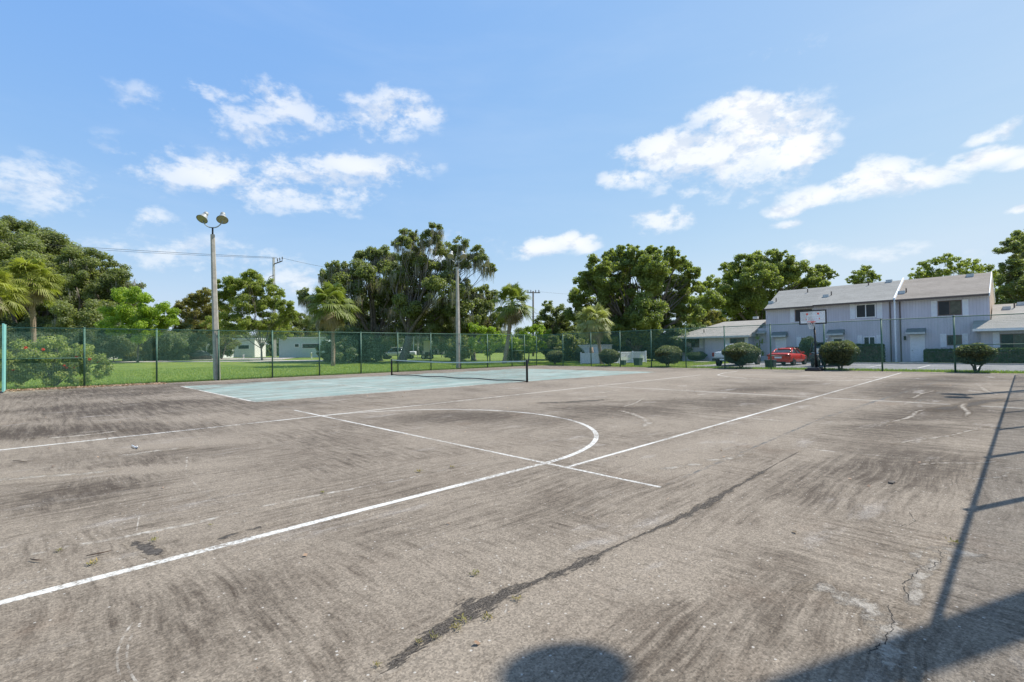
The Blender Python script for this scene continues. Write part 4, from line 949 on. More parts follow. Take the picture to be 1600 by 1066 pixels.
def vent(parent, px, py, X0, Z0, X1, Z1, box=True):
    r = ray(px, py); k = (Z1-Z0)/(X1-X0); t = (Z0 - k*X0 - H)/(r.z - k*r.x); p = Vector((r.x*t, r.y*t, H + r.z*t))
    m_ = MB()
    if box: m_.box(-.22,.22,-.25,.25,-.1,.16)
    else: m_.tube([(0,0,-.1),(0,0,.38)], .05, 8)
    o = m_.build('roof_vent' if box else 'vent_pipe', M['fasc'] if box else M['gutter'], parent); o.location = p
def townhouse(label, y0, y1, XFu, roofm, ridgeX=59.6, ez=5.62, rz=7.72, lab=None, eaveX=None, gab=(False, False)):
    root = empty('townhouse', (XFu, (y0+y1)/2, 0), label, 'townhouse'); inv = Matrix.Translation((-XFu, -(y0+y1)/2, 0))
    holder = bpy.data.objects.new('tmp', None)
    w_ = MB().box(XFu, XFu+9.2, y0, y1, -.1, ez-.02)
    for y in (y0, y1-.12): w_.prism([(XFu+.05,y,ez-.02),(XFu+9.15,y,ez-.02),(ridgeX,y,rz-.22)], (0,.12,0))
    parts = [(w_, 'wall', 'siding')]
    eX = XFu-.42; sl_ = (rz-ez)/(ridgeX-XFu+.0); r = MB(); ze = ez - .42*sl_ + .1
    bX = 2*ridgeX - eX
    r.prism([(eX,y0,ze),(ridgeX,y0,rz),(bX,y0,ze),(bX,y0,ze-.14),(ridgeX,y0,rz-.14),(eX,y0,ze-.14)], (0,y1-y0,0)); parts.append((r, 'roof', roofm))
    parts.append((MB().box(eX-.10, eX-.003, y0, y1, ze-.17, ze-.03), 'gutter', 'gutter'))
    parts.append((MB().box(eX, XFu, y0+.01, y1-.01, ze-.16, ze-.142), 'soffit', 'fasc'))
    return root, parts, (eX, ze, ridgeX, rz)
def place(root, fn):
    """build parts in world coordinates, then hang them under root"""
    before = set(bpy.data.objects); fn(None)
    for o in [o for o in bpy.data.objects if o not in before]:
        if o.parent is None: o.parent = root; o.matrix_parent_inverse = Matrix.Translation(-root.location)
Y_L, Y_M, Y_R, Y_E = 18.95, 14.3, 7.9, 1.95
# left unit
root, parts, rf = townhouse('left two-storey unit of the grey townhouse row with a dark open upper window', Y_M, Y_L, 55.35, 'roof')
def fn(_):
    for m_, nm, mt in parts: m_.build(nm, M[mt])
    X = 55.35
    window(None, X, *pxbox(X, 1242.5, 1269, 483.5, 502), 'dark', split=True); shutter(None, X, *pxbox(X, 1235, 1241.4, 482, 504)); shutter(None, X, *pxbox(X, 1269.6, 1275.5, 481, 503))
    window(None, X, *pxbox(X, 1252.5, 1271, 528, 543), 'dark', split=True); shutter(None, X, *pxbox(X, 1245, 1251.8, 526.5, 544))
    door(None, X, 1213, 1227.8, 528.5); awning(None, X, 1207, 1231, 518.5, 525)
    vent(None, 1205.5, 473, *rf); vent(None, 1212.8, 471.5, *rf, box=False); vent(None, 1262, 457, *rf, box=False)
    MB().tube([(X-.02, Y_L-.12, .1),(X-.02, Y_L-.12, 5.4)], .03, 6).build('drain_pipe', M['siding'])
place(root, fn)
# middle unit
root, parts, rf = townhouse('middle two-storey unit with a white framed upper window beside the fire wall', Y_R+.12, Y_M, 54.8, 'roof')
def fn(_):
    for m_, nm, mt in parts: m_.build(nm, M[mt])
    X = 54.8
    window(None, X, *pxbox(X, 1337.2, 1368.5, 475.3, 496.6)); shutter(None, X, *pxbox(X, 1328.4, 1336, 475, 499)); shutter(None, X, *pxbox(X, 1370.4, 1378.5, 473, 497.3))
    window(None, X, *pxbox(X, 1349.2, 1368, 526, 543)); shutter(None, X, *pxbox(X, 1340, 1347.6, 524.5, 543)); shutter(None, X, *pxbox(X, 1369.6, 1377.6, 524, 543))
    door(None, X, 1301, 1318, 527.5, True); awning(None, X, 1294, 1320, 515, 522)
    vent(None, 1291, 463, *rf); vent(None, 1299, 461.5, *rf, box=False); vent(None, 1357, 446, *rf, box=False); vent(None, 1389.5, 440, *rf)
    MB().tube([(X-.06, Y_R+.42, .05),(X-.06, Y_R+.42, 5.5)], .045, 6).build('downpipe', M['gutter'])
    MB().lathe([(.001,-.1),(.1,-.09),(.12,0),(.1,.09),(.001,.1)], onX(1292, 530, X-.08), (0,0,1), 10).build('porch_lamp', M['frame'], None, True)
place(root, fn)
# fire wall between the units belongs to the right unit
root, parts, rf = townhouse('right two-storey unit with the brownish roof and wide dark upper window', Y_E, Y_R, 55.0, 'roofb')
def fn(_):
    for m_, nm, mt in parts: m_.build(nm, M[mt])
    X = 55.0
    window(None, X, *pxbox(X, 1465.3, 1502.8, 469.6, 492.8), 'dark'); shutter(None, X, *pxbox(X, 1455, 1463.8, 470.5, 495)); shutter(None, X, *pxbox(X, 1504, 1513, 468, 493.2))
    window(None, X, *pxbox(X, 1479.7, 1503, 523.6, 539.6), 'dark'); shutter(None, X, *pxbox(X, 1469.3, 1478.8, 522, 542.5)); shutter(None, X, *pxbox(X, 1504, 1513, 521.5, 542))
    door(None, X, 1423.6, 1443.8, 524.6); awning(None, X, 1417, 1447, 513, 520)
    vent(None, 1409, 457.5, *rf); vent(None, 1416, 457, *rf, box=False); vent(None, 1516, 431, *rf)
    eX, ze, rX, rz = rf
    MB().prism([(54.5,Y_R,0),(54.5,Y_R,5.55),(eX-.1,Y_R,ze-.06),(eX-.1,Y_R,ze+.16),(rX,Y_R,rz+.22),(2*rX-eX,Y_R,ze+.1),(2*rX-eX,Y_R,0)], (0,.115,0)).build('fire_wall', M['shut'])
    MB().prism([(eX-.06,Y_E-.06,ze-.24),(eX-.06,Y_E-.06,ze+.05),(rX,Y_E-.06,rz+.05),(rX,Y_E-.06,rz-.24)], (0,.055,0)).prism([(rX+.003,Y_E-.06,rz+.05),(2*rX-eX,Y_E-.06,ze+.05),(2*rX-eX,Y_E-.06,ze-.24),(rX+.003,Y_E-.06,rz-.24)], (0,.055,0)).build('rake_board', M['frame'])
    MB().prism([(55.06,Y_E-.004,2.5),(64,Y_E-.004,2.5),(64,Y_E-.004,5.5),(rX,Y_E-.004,7.45),(55.06,Y_E-.004,5.55)], (0,-.008,0)).build('gable_wall', M['beige'])
    MB().tube([(X-.06, Y_R-.25, .05),(X-.06, Y_R-.25, 5.5)], .045, 6).build('downpipe', M['gutter'])
    p = onX(1414, 528, X); MB().box(X-.10, X-.003, p.y-.08, p.y+.08, p.z-.2, p.z+.15).build('porch_lamp', M['black'])
place(root, fn)
# single-storey right
root = empty('single_storey_house', (53.7, -4, 0), 'pale-roofed single-storey unit cut by the right photo edge', 'house')
def fn(_):
    X = 53.9; MB().box(X, 63, -16, Y_E+.52, -.1, 2.5).build('wall', M['siding'])
    eX, ze, rX, rz = 53.2, 2.68, 58.4, 4.82; y1 = Y_E + .95
    m_ = MB(); m_.prism([(eX,-16,ze),(rX,-16,rz),(2*rX-eX,-16,ze),(2*rX-eX,-16,ze-.15),(rX,-16,rz-.15),(eX,-16,ze-.15)], (0,16+Y_E-.08,0)); m_.prism([(eX,Y_E-.08,ze),(55-.002,Y_E-.08,ze+(55-eX)*(rz-ze)/(rX-eX)),(55-.002,Y_E-.08,ze-.15),(eX,Y_E-.08,ze-.15)], (0,1.03,0))
    m_.build('roof', M['roofp']); MB().box(eX-.03, eX-.002, -16, y1, ze-.18, ze+.02).build('fascia', M['frame'])
    window(None, X, *pxbox(X, 1563, 1606, 521.5, 546), 'dark'); shutter(None, X, *pxbox(X, 1551.5, 1561.8, 519.5, 547.6))
    vent(None, 1573, 482, eX, ze, rX, rz); vent(None, 1585, 481, eX, ze, rX, rz, False); vent(None, 1596, 475, eX, ze, rX, rz)
place(root, fn)
# single-storey left
root = empty('single_storey_house', (53.6, 24, 0), 'single-storey unit with hipped roof behind the white pickup truck', 'house')
def fn(_):
    X = 54.0; MB().box(X, 62.5, 20.3, 25.0, -.1, 2.62).box(X+.9, 62, 25.0, 28.2, -.1, 2.62).build('wall', M['siding'])
    eX, ze, rX, rz = 53.3, 2.74, 58.6, 4.55; ya, yb = 19.9, 28.9; bX = 2*rX-eX
    MB().add([(eX,ya,ze),(eX,yb,ze),(bX,yb,ze),(bX,ya,ze),(rX,ya,rz),(rX,yb-4.2,rz),(eX,ya,ze-.15),(eX,yb,ze-.15),(bX,yb,ze-.15),(bX,ya,ze-.15)],
        [(0,1,5,4),(1,2,5),(2,3,4,5),(0,6,7,1),(1,7,8,2),(2,8,9,3),(6,9,8,7),(0,4,3,9,6)]).build('roof', M['roofp'])
    MB().box(eX-.03, eX-.002, ya, yb, ze-.17, ze+.02).build('fascia', M['fasc'])
    MB().box(55.6, 62, Y_L+.003, 20.3, -.1, 3.5).build('link_wall', M['siding'])
    MB().prism([(54.9,Y_L+.003,3.0),(57.5,Y_L+.003,3.9),(57.5,Y_L+.003,3.78),(54.9,Y_L+.003,2.88)], (0,.9,0)).build('link_roof', M['roofp'])
    window(None, X+.9, *pxbox(X+.9, 1080, 1092.5, 528, 543), 'dark'); shutter(None, X+.9, *pxbox(X+.9, 1093, 1098.3, 529, 544)); shutter(None, X+.9, *pxbox(X+.9, 1075, 1079.4, 528, 543.5))
    door(None, X+.9, 1111, 1118, 530.8); window(None, X, *pxbox(X, 1140.6, 1163.5, 528.5, 538), 'dark'); shutter(None, X, *pxbox(X, 1134, 1140, 528, 545)); shutter(None, X, *pxbox(X, 1164, 1169.5, 527.5, 545))
    vent(None, 1181, 497, eX, ze, rX, rz); vent(None, 1100, 520, eX, ze, rX, rz, False)
place(root, fn)

# ------------------------------------------------------------------ vehicles (heading +X, origin at rear centre on the ground)
def ring(x, hw, z0, zb, zt, ht):
    """closed cross-section: sill, side, belt/shoulder, top"""
    h = [(-hw*.90, z0), (-hw*.985, z0+(zb-z0)*.25), (-hw, z0+(zb-z0)*.62), (-hw*.965, zb), (-ht, zt-.02), (-ht*.5, zt)]
    return [(x, y, z) for y, z in h] + [(x, -y, z) for y, z in reversed(h)]
def wheel(root, x, y, r=.33, w_=.22):
    s = 1 if y > 0 else -1
    t = MB().lathe([(r*.62,-w_/2),(r*.95,-w_/2),(r,-w_*.3),(r,w_*.3),(r*.95,w_/2),(r*.62,w_/2),(r*.62,-w_/2)], (x, y, r), (0,1,0), 22).build('wheel', M['blackr'], root, True)
    rm_ = MB().lathe([(r*.63,w_/2*s),(r*.60,(w_/2-.05)*s),(r*.15,(w_/2-.02)*s),(.001,(w_/2-.02)*s)], (x, y, r), (0,1,0), 22)
    rm_.build('rim', M['rim'], t, True); return t
def car(label, pos, paint, rings, cab, wheels, L, hw, rr=.33, kind='car', heading=0, name='parked_car'):
    root = empty(name, pos, label, kind, None, heading)
    o = MB().loft([ring(*r) for r in rings]).build('body', M[paint], root, True); md = o.modifiers.new('s', 'SUBSURF'); md.levels = md.render_levels = 2
    if cab:
        gl = [ring(x, hb, z0, z0+(zt-z0)*.15, zt, ht) for x, hb, z0, zt, ht in cab]
        o = MB().loft(gl).build('cabin_glass', M['cglass'], root, True); md = o.modifiers.new('s', 'SUBSURF'); md.levels = md.render_levels = 1
    for x in wheels:
        for s in (-1, 1):
            wheel(root, x, s*(hw-.12), rr)
            MB().lathe([(rr*1.14,0),(rr*1.14,.012),(.01,.012)], (x, s*(hw-.006)-(.006 if s < 0 else .0), rr*1.02), (0,1,0), 22).build('wheel_arch', M['blackr'], root, True)
    return root
# red sedan
rc = W(1216, 560, 39.2); hw = .90
red = car('red sedan parked nose-in seen from behind with a dark bin near its bumper', (rc.x, rc.y, 0), 'red',
  [(0,.72,.42,.80,.93,.60),(.06,.84,.30,.88,.99,.66),(.35,.88,.24,.92,1.04,.70),(.9,.90,.22,.92,1.03,.74),(1.8,.915,.20,.92,.98,.76),(3.0,.915,.20,.90,.96,.76),(3.9,.90,.22,.84,.88,.70),(4.5,.84,.26,.74,.76,.60),(4.75,.68,.32,.62,.64,.45)],
  [(.75,.74,.92,1.00,.66),(1.45,.76,.92,1.31,.57),(1.95,.77,.92,1.39,.56),(2.5,.77,.92,1.38,.56),(3.0,.76,.92,1.20,.60),(3.55,.72,.90,.96,.62)], (.95, 3.75), 4.75, .90)
MB().loft([[(x, -h, z-.03), (x, -h*.6, z+.015), (x, h*.6, z+.015), (x, h, z-.03), (x, h*.9, z-.05), (x, -h*.9, z-.05)] for x, h, z in ((1.42,.52,1.325),(1.7,.56,1.385),(2.0,.57,1.41),(2.45,.57,1.405),(2.8,.55,1.34))]).build('roof_panel', M['red'], red, True)
for s in (-1, 1):
    MB().tube([(.75,s*.74,.98),(1.45,s*.59,1.32)], .05, 6).tube([(3.4,s*.72,.97),(2.75,s*.58,1.36)], .04, 6).tube([(2.05,s*.78,.95),(2.0,s*.60,1.40)], .03, 6).build('pillar', M['red'], red, True)
    MB().box(-.02,.22,min(s*.52,s*.86),max(s*.52,s*.86),.74,.90).build('tail_light', M['tail'], red, bevel=.03)
    MB().box(2.75,2.95,min(s*.90,s*1.06),max(s*.90,s*1.06),.95,1.08).build('side_mirror', M['red'], red, bevel=.03)
MB().box(-.045,.3,-.80,.80,.26,.50).build('bumper', M['red'], red, bevel=.05); MB().box(-.055,-.03,-.26,.26,.60,.73).build('licence_plate', M['plate'], red)
MB().box(-.06,-.035,-.55,.55,.22,.34).build('diffuser', M['blackr'], red); MB().box(-.03,.0,-.5,.5,.80,.84).build('trim_strip', M['chrome'], red)
# white pickup
pc = W(1131, 560, 39.6)
pk = car('white pickup truck parked nose-in behind the widest clipped shrub', (pc.x, pc.y, 0), 'wpaint',
  [(.0,.86,.58,.98,1.16,.84),(.1,.93,.52,1.02,1.20,.88),(2.0,.95,.50,1.02,1.20,.90),(2.2,.95,.46,1.05,1.24,.86),(3.9,.95,.46,1.05,1.20,.84),(4.3,.95,.48,1.02,1.16,.80),(5.4,.92,.50,.98,1.08,.76),(5.75,.84,.56,.86,.92,.66)],
  [(2.10,.84,1.12,1.20,.80),(2.16,.84,1.12,1.74,.66),(2.8,.85,1.12,1.80,.68),(3.6,.85,1.12,1.78,.68),(4.1,.84,1.12,1.45,.72),(4.5,.82,1.10,1.16,.74)], (1.05, 4.75), 5.75, .95, .39, 'pickup truck', name='pickup_truck')
MB().loft([[(x, -h, z-.04), (x, -h*.6, z+.02), (x, h*.6, z+.02), (x, h, z-.04), (x, h*.9, z-.07), (x, -h*.9, z-.07)] for x, h, z in ((2.12,.62,1.74),(2.5,.69,1.80),(3.6,.69,1.80),(3.9,.66,1.70))]).build('roof_panel', M['wpaint'], pk, True)
for s in (-1, 1):
    MB().tube([(2.14,s*.84,1.18),(2.14,s*.70,1.74)], .06, 6).tube([(3.1,s*.86,1.18),(3.1,s*.70,1.77)], .04, 6).tube([(4.4,s*.80,1.18),(3.85,s*.68,1.72)], .045, 6).build('pillar', M['wpaint'], pk, True)
    MB().box(-.03,.08,min(s*.80,s*.95),max(s*.80,s*.95),.80,1.12).build('tail_light', M['tail'], pk, bevel=.02)
    MB().box(3.75,3.95,min(s*.98,s*1.20),max(s*.98,s*1.20),1.15,1.40).build('side_mirror', M['black'], pk, bevel=.03)
MB().box(-.16,-.02,-.92,.92,.46,.66).build('bumper', M['black'], pk, bevel=.03); MB().box(-.175,-.162,-.26,.26,.50,.62).build('licence_plate', M['plate'], pk)
MB().box(-.012,.02,-.76,.76,.72,1.14).build('tailgate', M['wpaint'], pk, bevel=.02)
# dark SUV mostly hidden
dc = W(1286, 560, 36.4)
dv = car('dark utility vehicle mostly hidden behind the wide clipped shrub', (dc.x, dc.y, 0), 'dpaint',
  [(.0,.84,.50,.98,1.05,.80),(.08,.90,.42,1.02,1.12,.84),(1.5,.92,.40,1.02,1.12,.86),(3.2,.92,.40,1.02,1.10,.84),(4.1,.90,.42,.98,1.06,.78),(4.45,.82,.48,.88,.94,.68)],
  [(.04,.82,1.05,1.15,.78),(.10,.82,1.05,1.74,.70),(1.5,.83,1.05,1.78,.70),(2.4,.83,1.05,1.74,.70),(2.9,.82,1.05,1.30,.72),(3.1,.80,1.04,1.14,.72)], (.85, 3.55), 4.45, .92, .39, 'utility vehicle', name='utility_vehicle')
MB().box(.05,2.45,-.72,.72,1.74,1.82).build('roof_panel', M['dpaint'], dv, bevel=.03)
MB().lathe([(.25,-.1),(.38,-.1),(.39,.0),(.38,.1),(.25,.1),(.10,.06),(.001,.06)], (-.12, 0, .98), (-1,0,0), 20).build('spare_wheel', M['blackr'], dv, True)
for s in (-1, 1):
    MB().box(-.03,.05,min(s*.74,s*.88),max(s*.74,s*.88),.82,1.0).build('tail_light', M['tail'], dv, bevel=.02)
    for x in (.10, 1.3, 2.35): MB().tube([(x,s*.83,1.08),(x,s*.71,1.76)], .05, 6).build('pillar', M['dpaint'], dv, True)
MB().box(-.10,-.01,-.86,.86,.44,.60).build('bumper', M['black'], dv, bevel=.03)
mc = onX(1270, 556, 39.5); mo = empty('parked_motorcycle', (mc.x, mc.y, 0), 'dark motorcycle with a white windshield standing behind the basketball pole', 'motorcycle')
for x in (0, 1.35): MB().lathe([(.20,-.06),(.30,-.06),(.32,0),(.30,.06),(.20,.06)], (x,0,.32), (0,1,0), 20).build('wheel', M['blackr'], mo, True)
MB().tube([(0,0,.32),(.5,0,.6),(1.0,0,.55),(1.35,0,.32)], [.05,.10,.10,.05], 8).tube([(.35,0,.72),(.75,0,.76),(1.0,0,.88)], [.12,.16,.14], 10).build('frame', M['black'], mo, True)
MB().tube([(1.35,0,.35),(1.15,0,1.05)], .04, 8).tube([(1.1,-.35,1.05),(1.15,0,1.02),(1.1,.35,1.05)], .02, 6).build('fork', M['chrome'], mo, True)
MB().loft([[(1.18,-.18,1.0),(1.18,.18,1.0),(1.22,.18,1.0),(1.22,-.18,1.0)],[(1.02,-.14,1.36),(1.02,.14,1.36),(1.05,.14,1.36),(1.05,-.14,1.36)]]).build('windshield', M['frame'], mo)
MB().box(-.12,.28,-.24,.24,.62,.92).build('top_case', M['dpaint'], mo, bevel=.04)
# bins and boxes
def bin_(label, px, X, w_, h_, mat, name, cat, grp=None):
    p = onX(px, 568, X); r = empty(name, (p.x, p.y, 0), label, cat, grp)
    MB().loft([[(a*w_/2*k, b_*w_/2*k, z) for a, b_ in ((-1,-1),(1,-1),(1,1),(-1,1))] for z, k in ((-.05,.85),(h_*.86,1.0))]).build('bin_body' if 'bin' in name else 'box_body', M[mat], r, bevel=.02)
    MB().prism([(-w_*.55,-w_*.55,h_*.87),(w_*.55,-w_*.55,h_*.87),(w_*.55,w_*.55,h_*.87),(-w_*.55,w_*.55,h_*.87)], (0,0,h_*.10)).build('lid', M[mat], r, bevel=.025)
bin_('dark square bin standing by the rear bumper of the red car', 1204, 37.75, .62, .62, 'bin', 'waste_bin', 'bin')
bin_('smaller green utility box near the white picket fence', 974, 39.5, .42, .48, 'box', 'utility_box', 'utility box', 'green utility boxes on the grass')
bin_('larger green utility box between two clipped shrubs', 997, 38.6, .62, .72, 'box', 'utility_box', 'utility box', 'green utility boxes on the grass')
# white vinyl fence
pf = empty('picket_fence', onX(908, 569, 42.8), 'white vinyl fence running from a solid panel into open pickets', 'fence'); b0 = Vector(pf.location); b0.z = 0; pf.location.z = 0
A0 = g(908, 569) - b0; A0.z = 0; A1 = W(945, 566, 50) - b0; A1.z = 0; A2 = W(1009, 562, 54) - b0; A2.z = 0
def run(a, b_, h, solid, parts):
    d = (b_-a); L = d.length; d.normalize(); nn = Vector((-d.y, d.x, 0))
    def bx(m_, s0, s1, z0, z1, t=.025):
        p = a + d*s0; q = a + d*s1; m_.prism([p+nn*t+Vector((0,0,z0)), q+nn*t+Vector((0,0,z0)), q-nn*t+Vector((0,0,z0)), p-nn*t+Vector((0,0,z0))], (0,0,z1-z0))
    npst = max(1, int(round(L/2.4)))
    for i in range(npst+1):
        m_ = MB(); s = L*i/npst; bx(m_, s-.06, s+.06, -.1, h+.08, .06); m_.build('post', M['white'], pf)
    m_ = MB(); bx(m_, 0, L, h-.09, h, .02); bx(m_, 0, L, .06, .16, .02)
    if solid: bx(m_, 0, L, .16, h-.09, .012)
    else:
        k = int(L/.13)
        for i in range(k): bx(m_, i*.13+.02, i*.13+.09, .16, h-.09, .012)
    m_.build('panel' if solid else 'picket_panel', M['white'], pf)
run(A0, A1, 1.15, True, 0); run(A1, A2, 1.2, False, 0)
sh = empty('white_shed', base(930, 58), 'low white flat-roofed shed behind the vinyl fence', 'shed')
MB().box(-1, 1.4, -1.4, 1.6, 0, 2.0).build('wall', M['mobile2'], sh); MB().box(-1.1, 1.5, -1.5, 1.7, 2.0, 2.08).build('roof', M['white'], sh); MB().box(-1.02,-1.0,-1.0,-.2,.1,1.8).build('door', M['white'], sh)
sh.rotation_euler.z = R(0)
st_ = g(924.5, 568.5); tag(MB().tube([st_+Vector((0,0,-.1)), st_+Vector((.02,0,1.0)), st_+Vector((0,.02,1.75))], [.20,.23,.19], 10).build('stump_post', M['palmbark'], None, True), 'thick weathered trunk stump standing before the white vinyl fence', 'stump')

# ------------------------------------------------------------------ things beyond the back lawn
def boxhouse(name, label, px0, px1, ytop, D, depth, wall, roofm, wins=(), doorpx=None, cat='mobile home', base_y=559):
    """long side faces the camera; corners from surveyed directions"""
    a = W(px0, 560, D); b_ = W(px1, 560, D); mid = (a+b_)/2; z0 = gh(mid.x, mid.y); root = empty(name, (mid.x, mid.y, z0), label, cat)
    d = Vector((b_.x-a.x, b_.y-a.y, 0)); L = d.length; ang = math.atan2(d.y, d.x); root.rotation_euler.z = ang
    h = W((px0+px1)/2, ytop, D).z - z0
    MB().box(-L/2, L/2, 0, depth, .0, h-.2).build('wall', M[wall], root); MB().box(-L/2-.2, L/2+.2, -.25, depth+.2, h-.2, h).build('roof', M[roofm], root)
    for (x0, x1, y0, y1) in wins:
        u0 = (x0-(px0+px1)/2)/(px1-px0)*L; u1 = (x1-(px0+px1)/2)/(px1-px0)*L; w0 = W(x0, y1, D).z-z0; w1 = W(x0, y0, D).z-z0
        f = MB().box(u0, u1, -.06, -.003, w0, w1).build('window', M['frame'], root); MB().box(u0+.12, u1-.12, -.075, -.063, w0+.1, w1-.1).build('pane', M['glass'], f)
    return root
boxhouse('mobile_home', 'pale teal mobile home with a white roof edge right of the concrete utility pole', 436, 509, 527, 98, 4.5, 'mobile', 'white', [(460,468,537,543),(472,500,537,545)])
boxhouse('mobile_home', 'greyish mobile home between the light pole and the utility pole', 365, 398, 529, 112, 5, 'mobile2', 'white', [(372,390,539,546)])
boxhouse('white_shed', 'bright white shed half hidden behind the tall light pole', 322, 348, 537, 104, 4, 'white', 'white', [], cat='shed')
boxhouse('distant_house', 'pale house seen between trunks left of the flowering shrub post', 140, 158, 530, 112, 5, 'mobile2', 'roofp', [], cat='house')
boxhouse('distant_house', 'small pale building far behind the middle light pole', 705, 722, 533, 112, 5, 'mobile2', 'roofp', [(709,715,538,543)], cat='house')
boxhouse('distant_house', 'pale building glimpsed above the picket fence', 968, 1000, 541, 92, 5, 'mobile2', 'roofp', [], cat='house')
boxhouse('white_carport_wall', 'white panel wall under the carport roof behind the oak', 662, 672, 533, 92, 1.2, 'white', 'white', [], cat='carport')
c0 = base(672, 91); cp = empty('carport', c0, 'flat white carport roof on thin posts behind the flatbed trailer', 'carport')
rt_ = Vector((.7227, -.691, 0)).normalized(); fd = Vector((.691,.7227,0)).normalized()
def obox(m_, u0, u1, v0, v1, z0, z1):
    P = [rt_*u+fd*v+Vector((0,0,z0)) for u, v in ((u0,v0),(u1,v0),(u1,v1),(u0,v1))]; m_.prism(P, (0,0,z1-z0)); return m_
obox(MB(), -2.9, 3.0, -2, 2.5, 3.65, 3.85).build('roof', M['white'], cp)
for u in (-2.7, 2.8):
    for v in (-1.8, 2.3): obox(MB(), u-.06, u+.06, v-.06, v+.06, 0, 3.65).build('post', M['white'], cp)
# side-on white truck and trailer, heading to the left of the photo
th = math.atan2(-rt_.y, -rt_.x)
tp = base(651, 82)
wt_ = car('white pickup truck seen side-on behind the thick oak trunk', tuple(tp), 'wpaint',
  [(.0,.86,.62,1.05,1.25,.84),(.1,.93,.55,1.08,1.28,.88),(2.2,.95,.54,1.08,1.28,.90),(2.4,.95,.50,1.10,1.30,.86),(4.2,.95,.50,1.10,1.26,.84),(4.6,.95,.52,1.08,1.24,.80),(5.7,.92,.54,1.04,1.18,.76),(6.0,.86,.60,.95,1.05,.70)],
  [(2.30,.84,1.18,1.26,.80),(2.36,.84,1.18,1.90,.68),(3.0,.85,1.18,1.96,.70),(3.8,.85,1.18,1.94,.70),(4.4,.84,1.18,1.6,.72),(4.8,.82,1.16,1.24,.74)], (1.15, 4.95), 6.0, .95, .42, 'pickup truck', th, 'pickup_truck')
MB().box(2.4,4.1,-.72,.72,1.92,1.99).build('roof_panel', M['wpaint'], wt_, bevel=.03); MB().box(5.98,6.10,-.85,.85,.5,.95).build('grille', M['black'], wt_, bevel=.03)
for s in (-1, 1): MB().box(6.0,6.07,min(s*.62,s*.86),max(s*.62,s*.86),.80,1.0).build('headlight', M['chrome'], wt_)
tr_ = base(695, 80); fl = empty('flatbed_trailer', tr_, 'low dark flatbed trailer on the lawn right of the white truck', 'trailer')
obox(MB(), -4.4, 3.6, -1.1, 1.1, .70, .84).build('deck', M['bin'], fl)
obox(obox(MB(), -4.4, -4.3, -1.1, 1.1, .84, 1.5), 3.4, 3.6, -1.1, 1.1, .84, 1.3).build('end_rail', M['black'], fl)
for u in (-3.3, -2.4, 3.2):
    for v in (-1.05, 1.05):
        p = rt_*u + fd*v + Vector((0,0,.40)); t = MB().lathe([(.22,-.12),(.38,-.12),(.40,0),(.38,.12),(.22,.12)], p, fd, 18).build('wheel', M['blackr'], fl, True)
        MB().lathe([(.23,-.10),(.05,-.08),(.001,-.08)], p, fd, 14).build('rim', M['galv'], t, True)
ld = MB()
for i in range(9):
    u = -3.9+i*.8; obox(ld, u, u+random.uniform(.3,.7), -.8, .6, .84, .84+random.uniform(.15,.75))
ld.build('load', M['bin'], fl, bevel=.03)
cv = empty('covered_boat', base(310, 88), 'grey tarpaulin-covered boat on a low brown base by the driveway', 'boat')
prof = []
for t in np.linspace(-1, 1, 9): prof.append([rt_*(t*1.75) + fd*v + Vector((0,0,z)) for v, z in ((-.95*(1-.35*t*t), .55), (-.75*(1-.4*t*t), 1.05), (0, 1.05+.65*(1-t*t)**.7), (.75*(1-.4*t*t), 1.05), (.95*(1-.35*t*t), .55))])
MB().loft(prof).build('tarpaulin', M['tarp'], cv, True); obox(MB(), -1.9, 1.9, -.9, .9, -.05, .62).build('base', M['brick'], cv, bevel=.05)
sm = empty('stone_marker', base(264, 92), 'small brown stone marker with a pale finial at the lawn edge', 'marker')
MB().lathe([(.75,0),(.70,.5),(.45,.9),(.30,1.3),(.12,1.5),(.16,1.7),(.001,1.85)], (0,0,0), (0,0,1), 12).build('stone', M['brick'], sm, True)
MB().lathe([(.001,1.7),(.16,1.75),(.18,1.9),(.001,2.1)], (0,0,0), (0,0,1), 10).build('finial', M['white'], sm, True)
for px, D, h, lb in ((486.5, 90, 1.05, 'white marker post in front of the teal mobile home'), (380.5, 94, .7, 'short white marker post left of the utility pole'), (217, 92, 2.0, 'thin grey sign post on the lawn between two back fence posts'), (198, 94, 1.0, 'white box on a stand at the tree line')):
    b = base(px, D); r_ = .13 if h < 1.5 else .05
    o = MB().lathe([(r_,0),(r_,h*.9),(r_*1.25,h*.9),(r_*1.1,h),(.001,h*1.03)], (0,0,0), (0,0,1), 10).build('marker_post', M['white' if h < 1.5 else 'galv'], None, True); o.location = b; tag(o, lb, 'post')

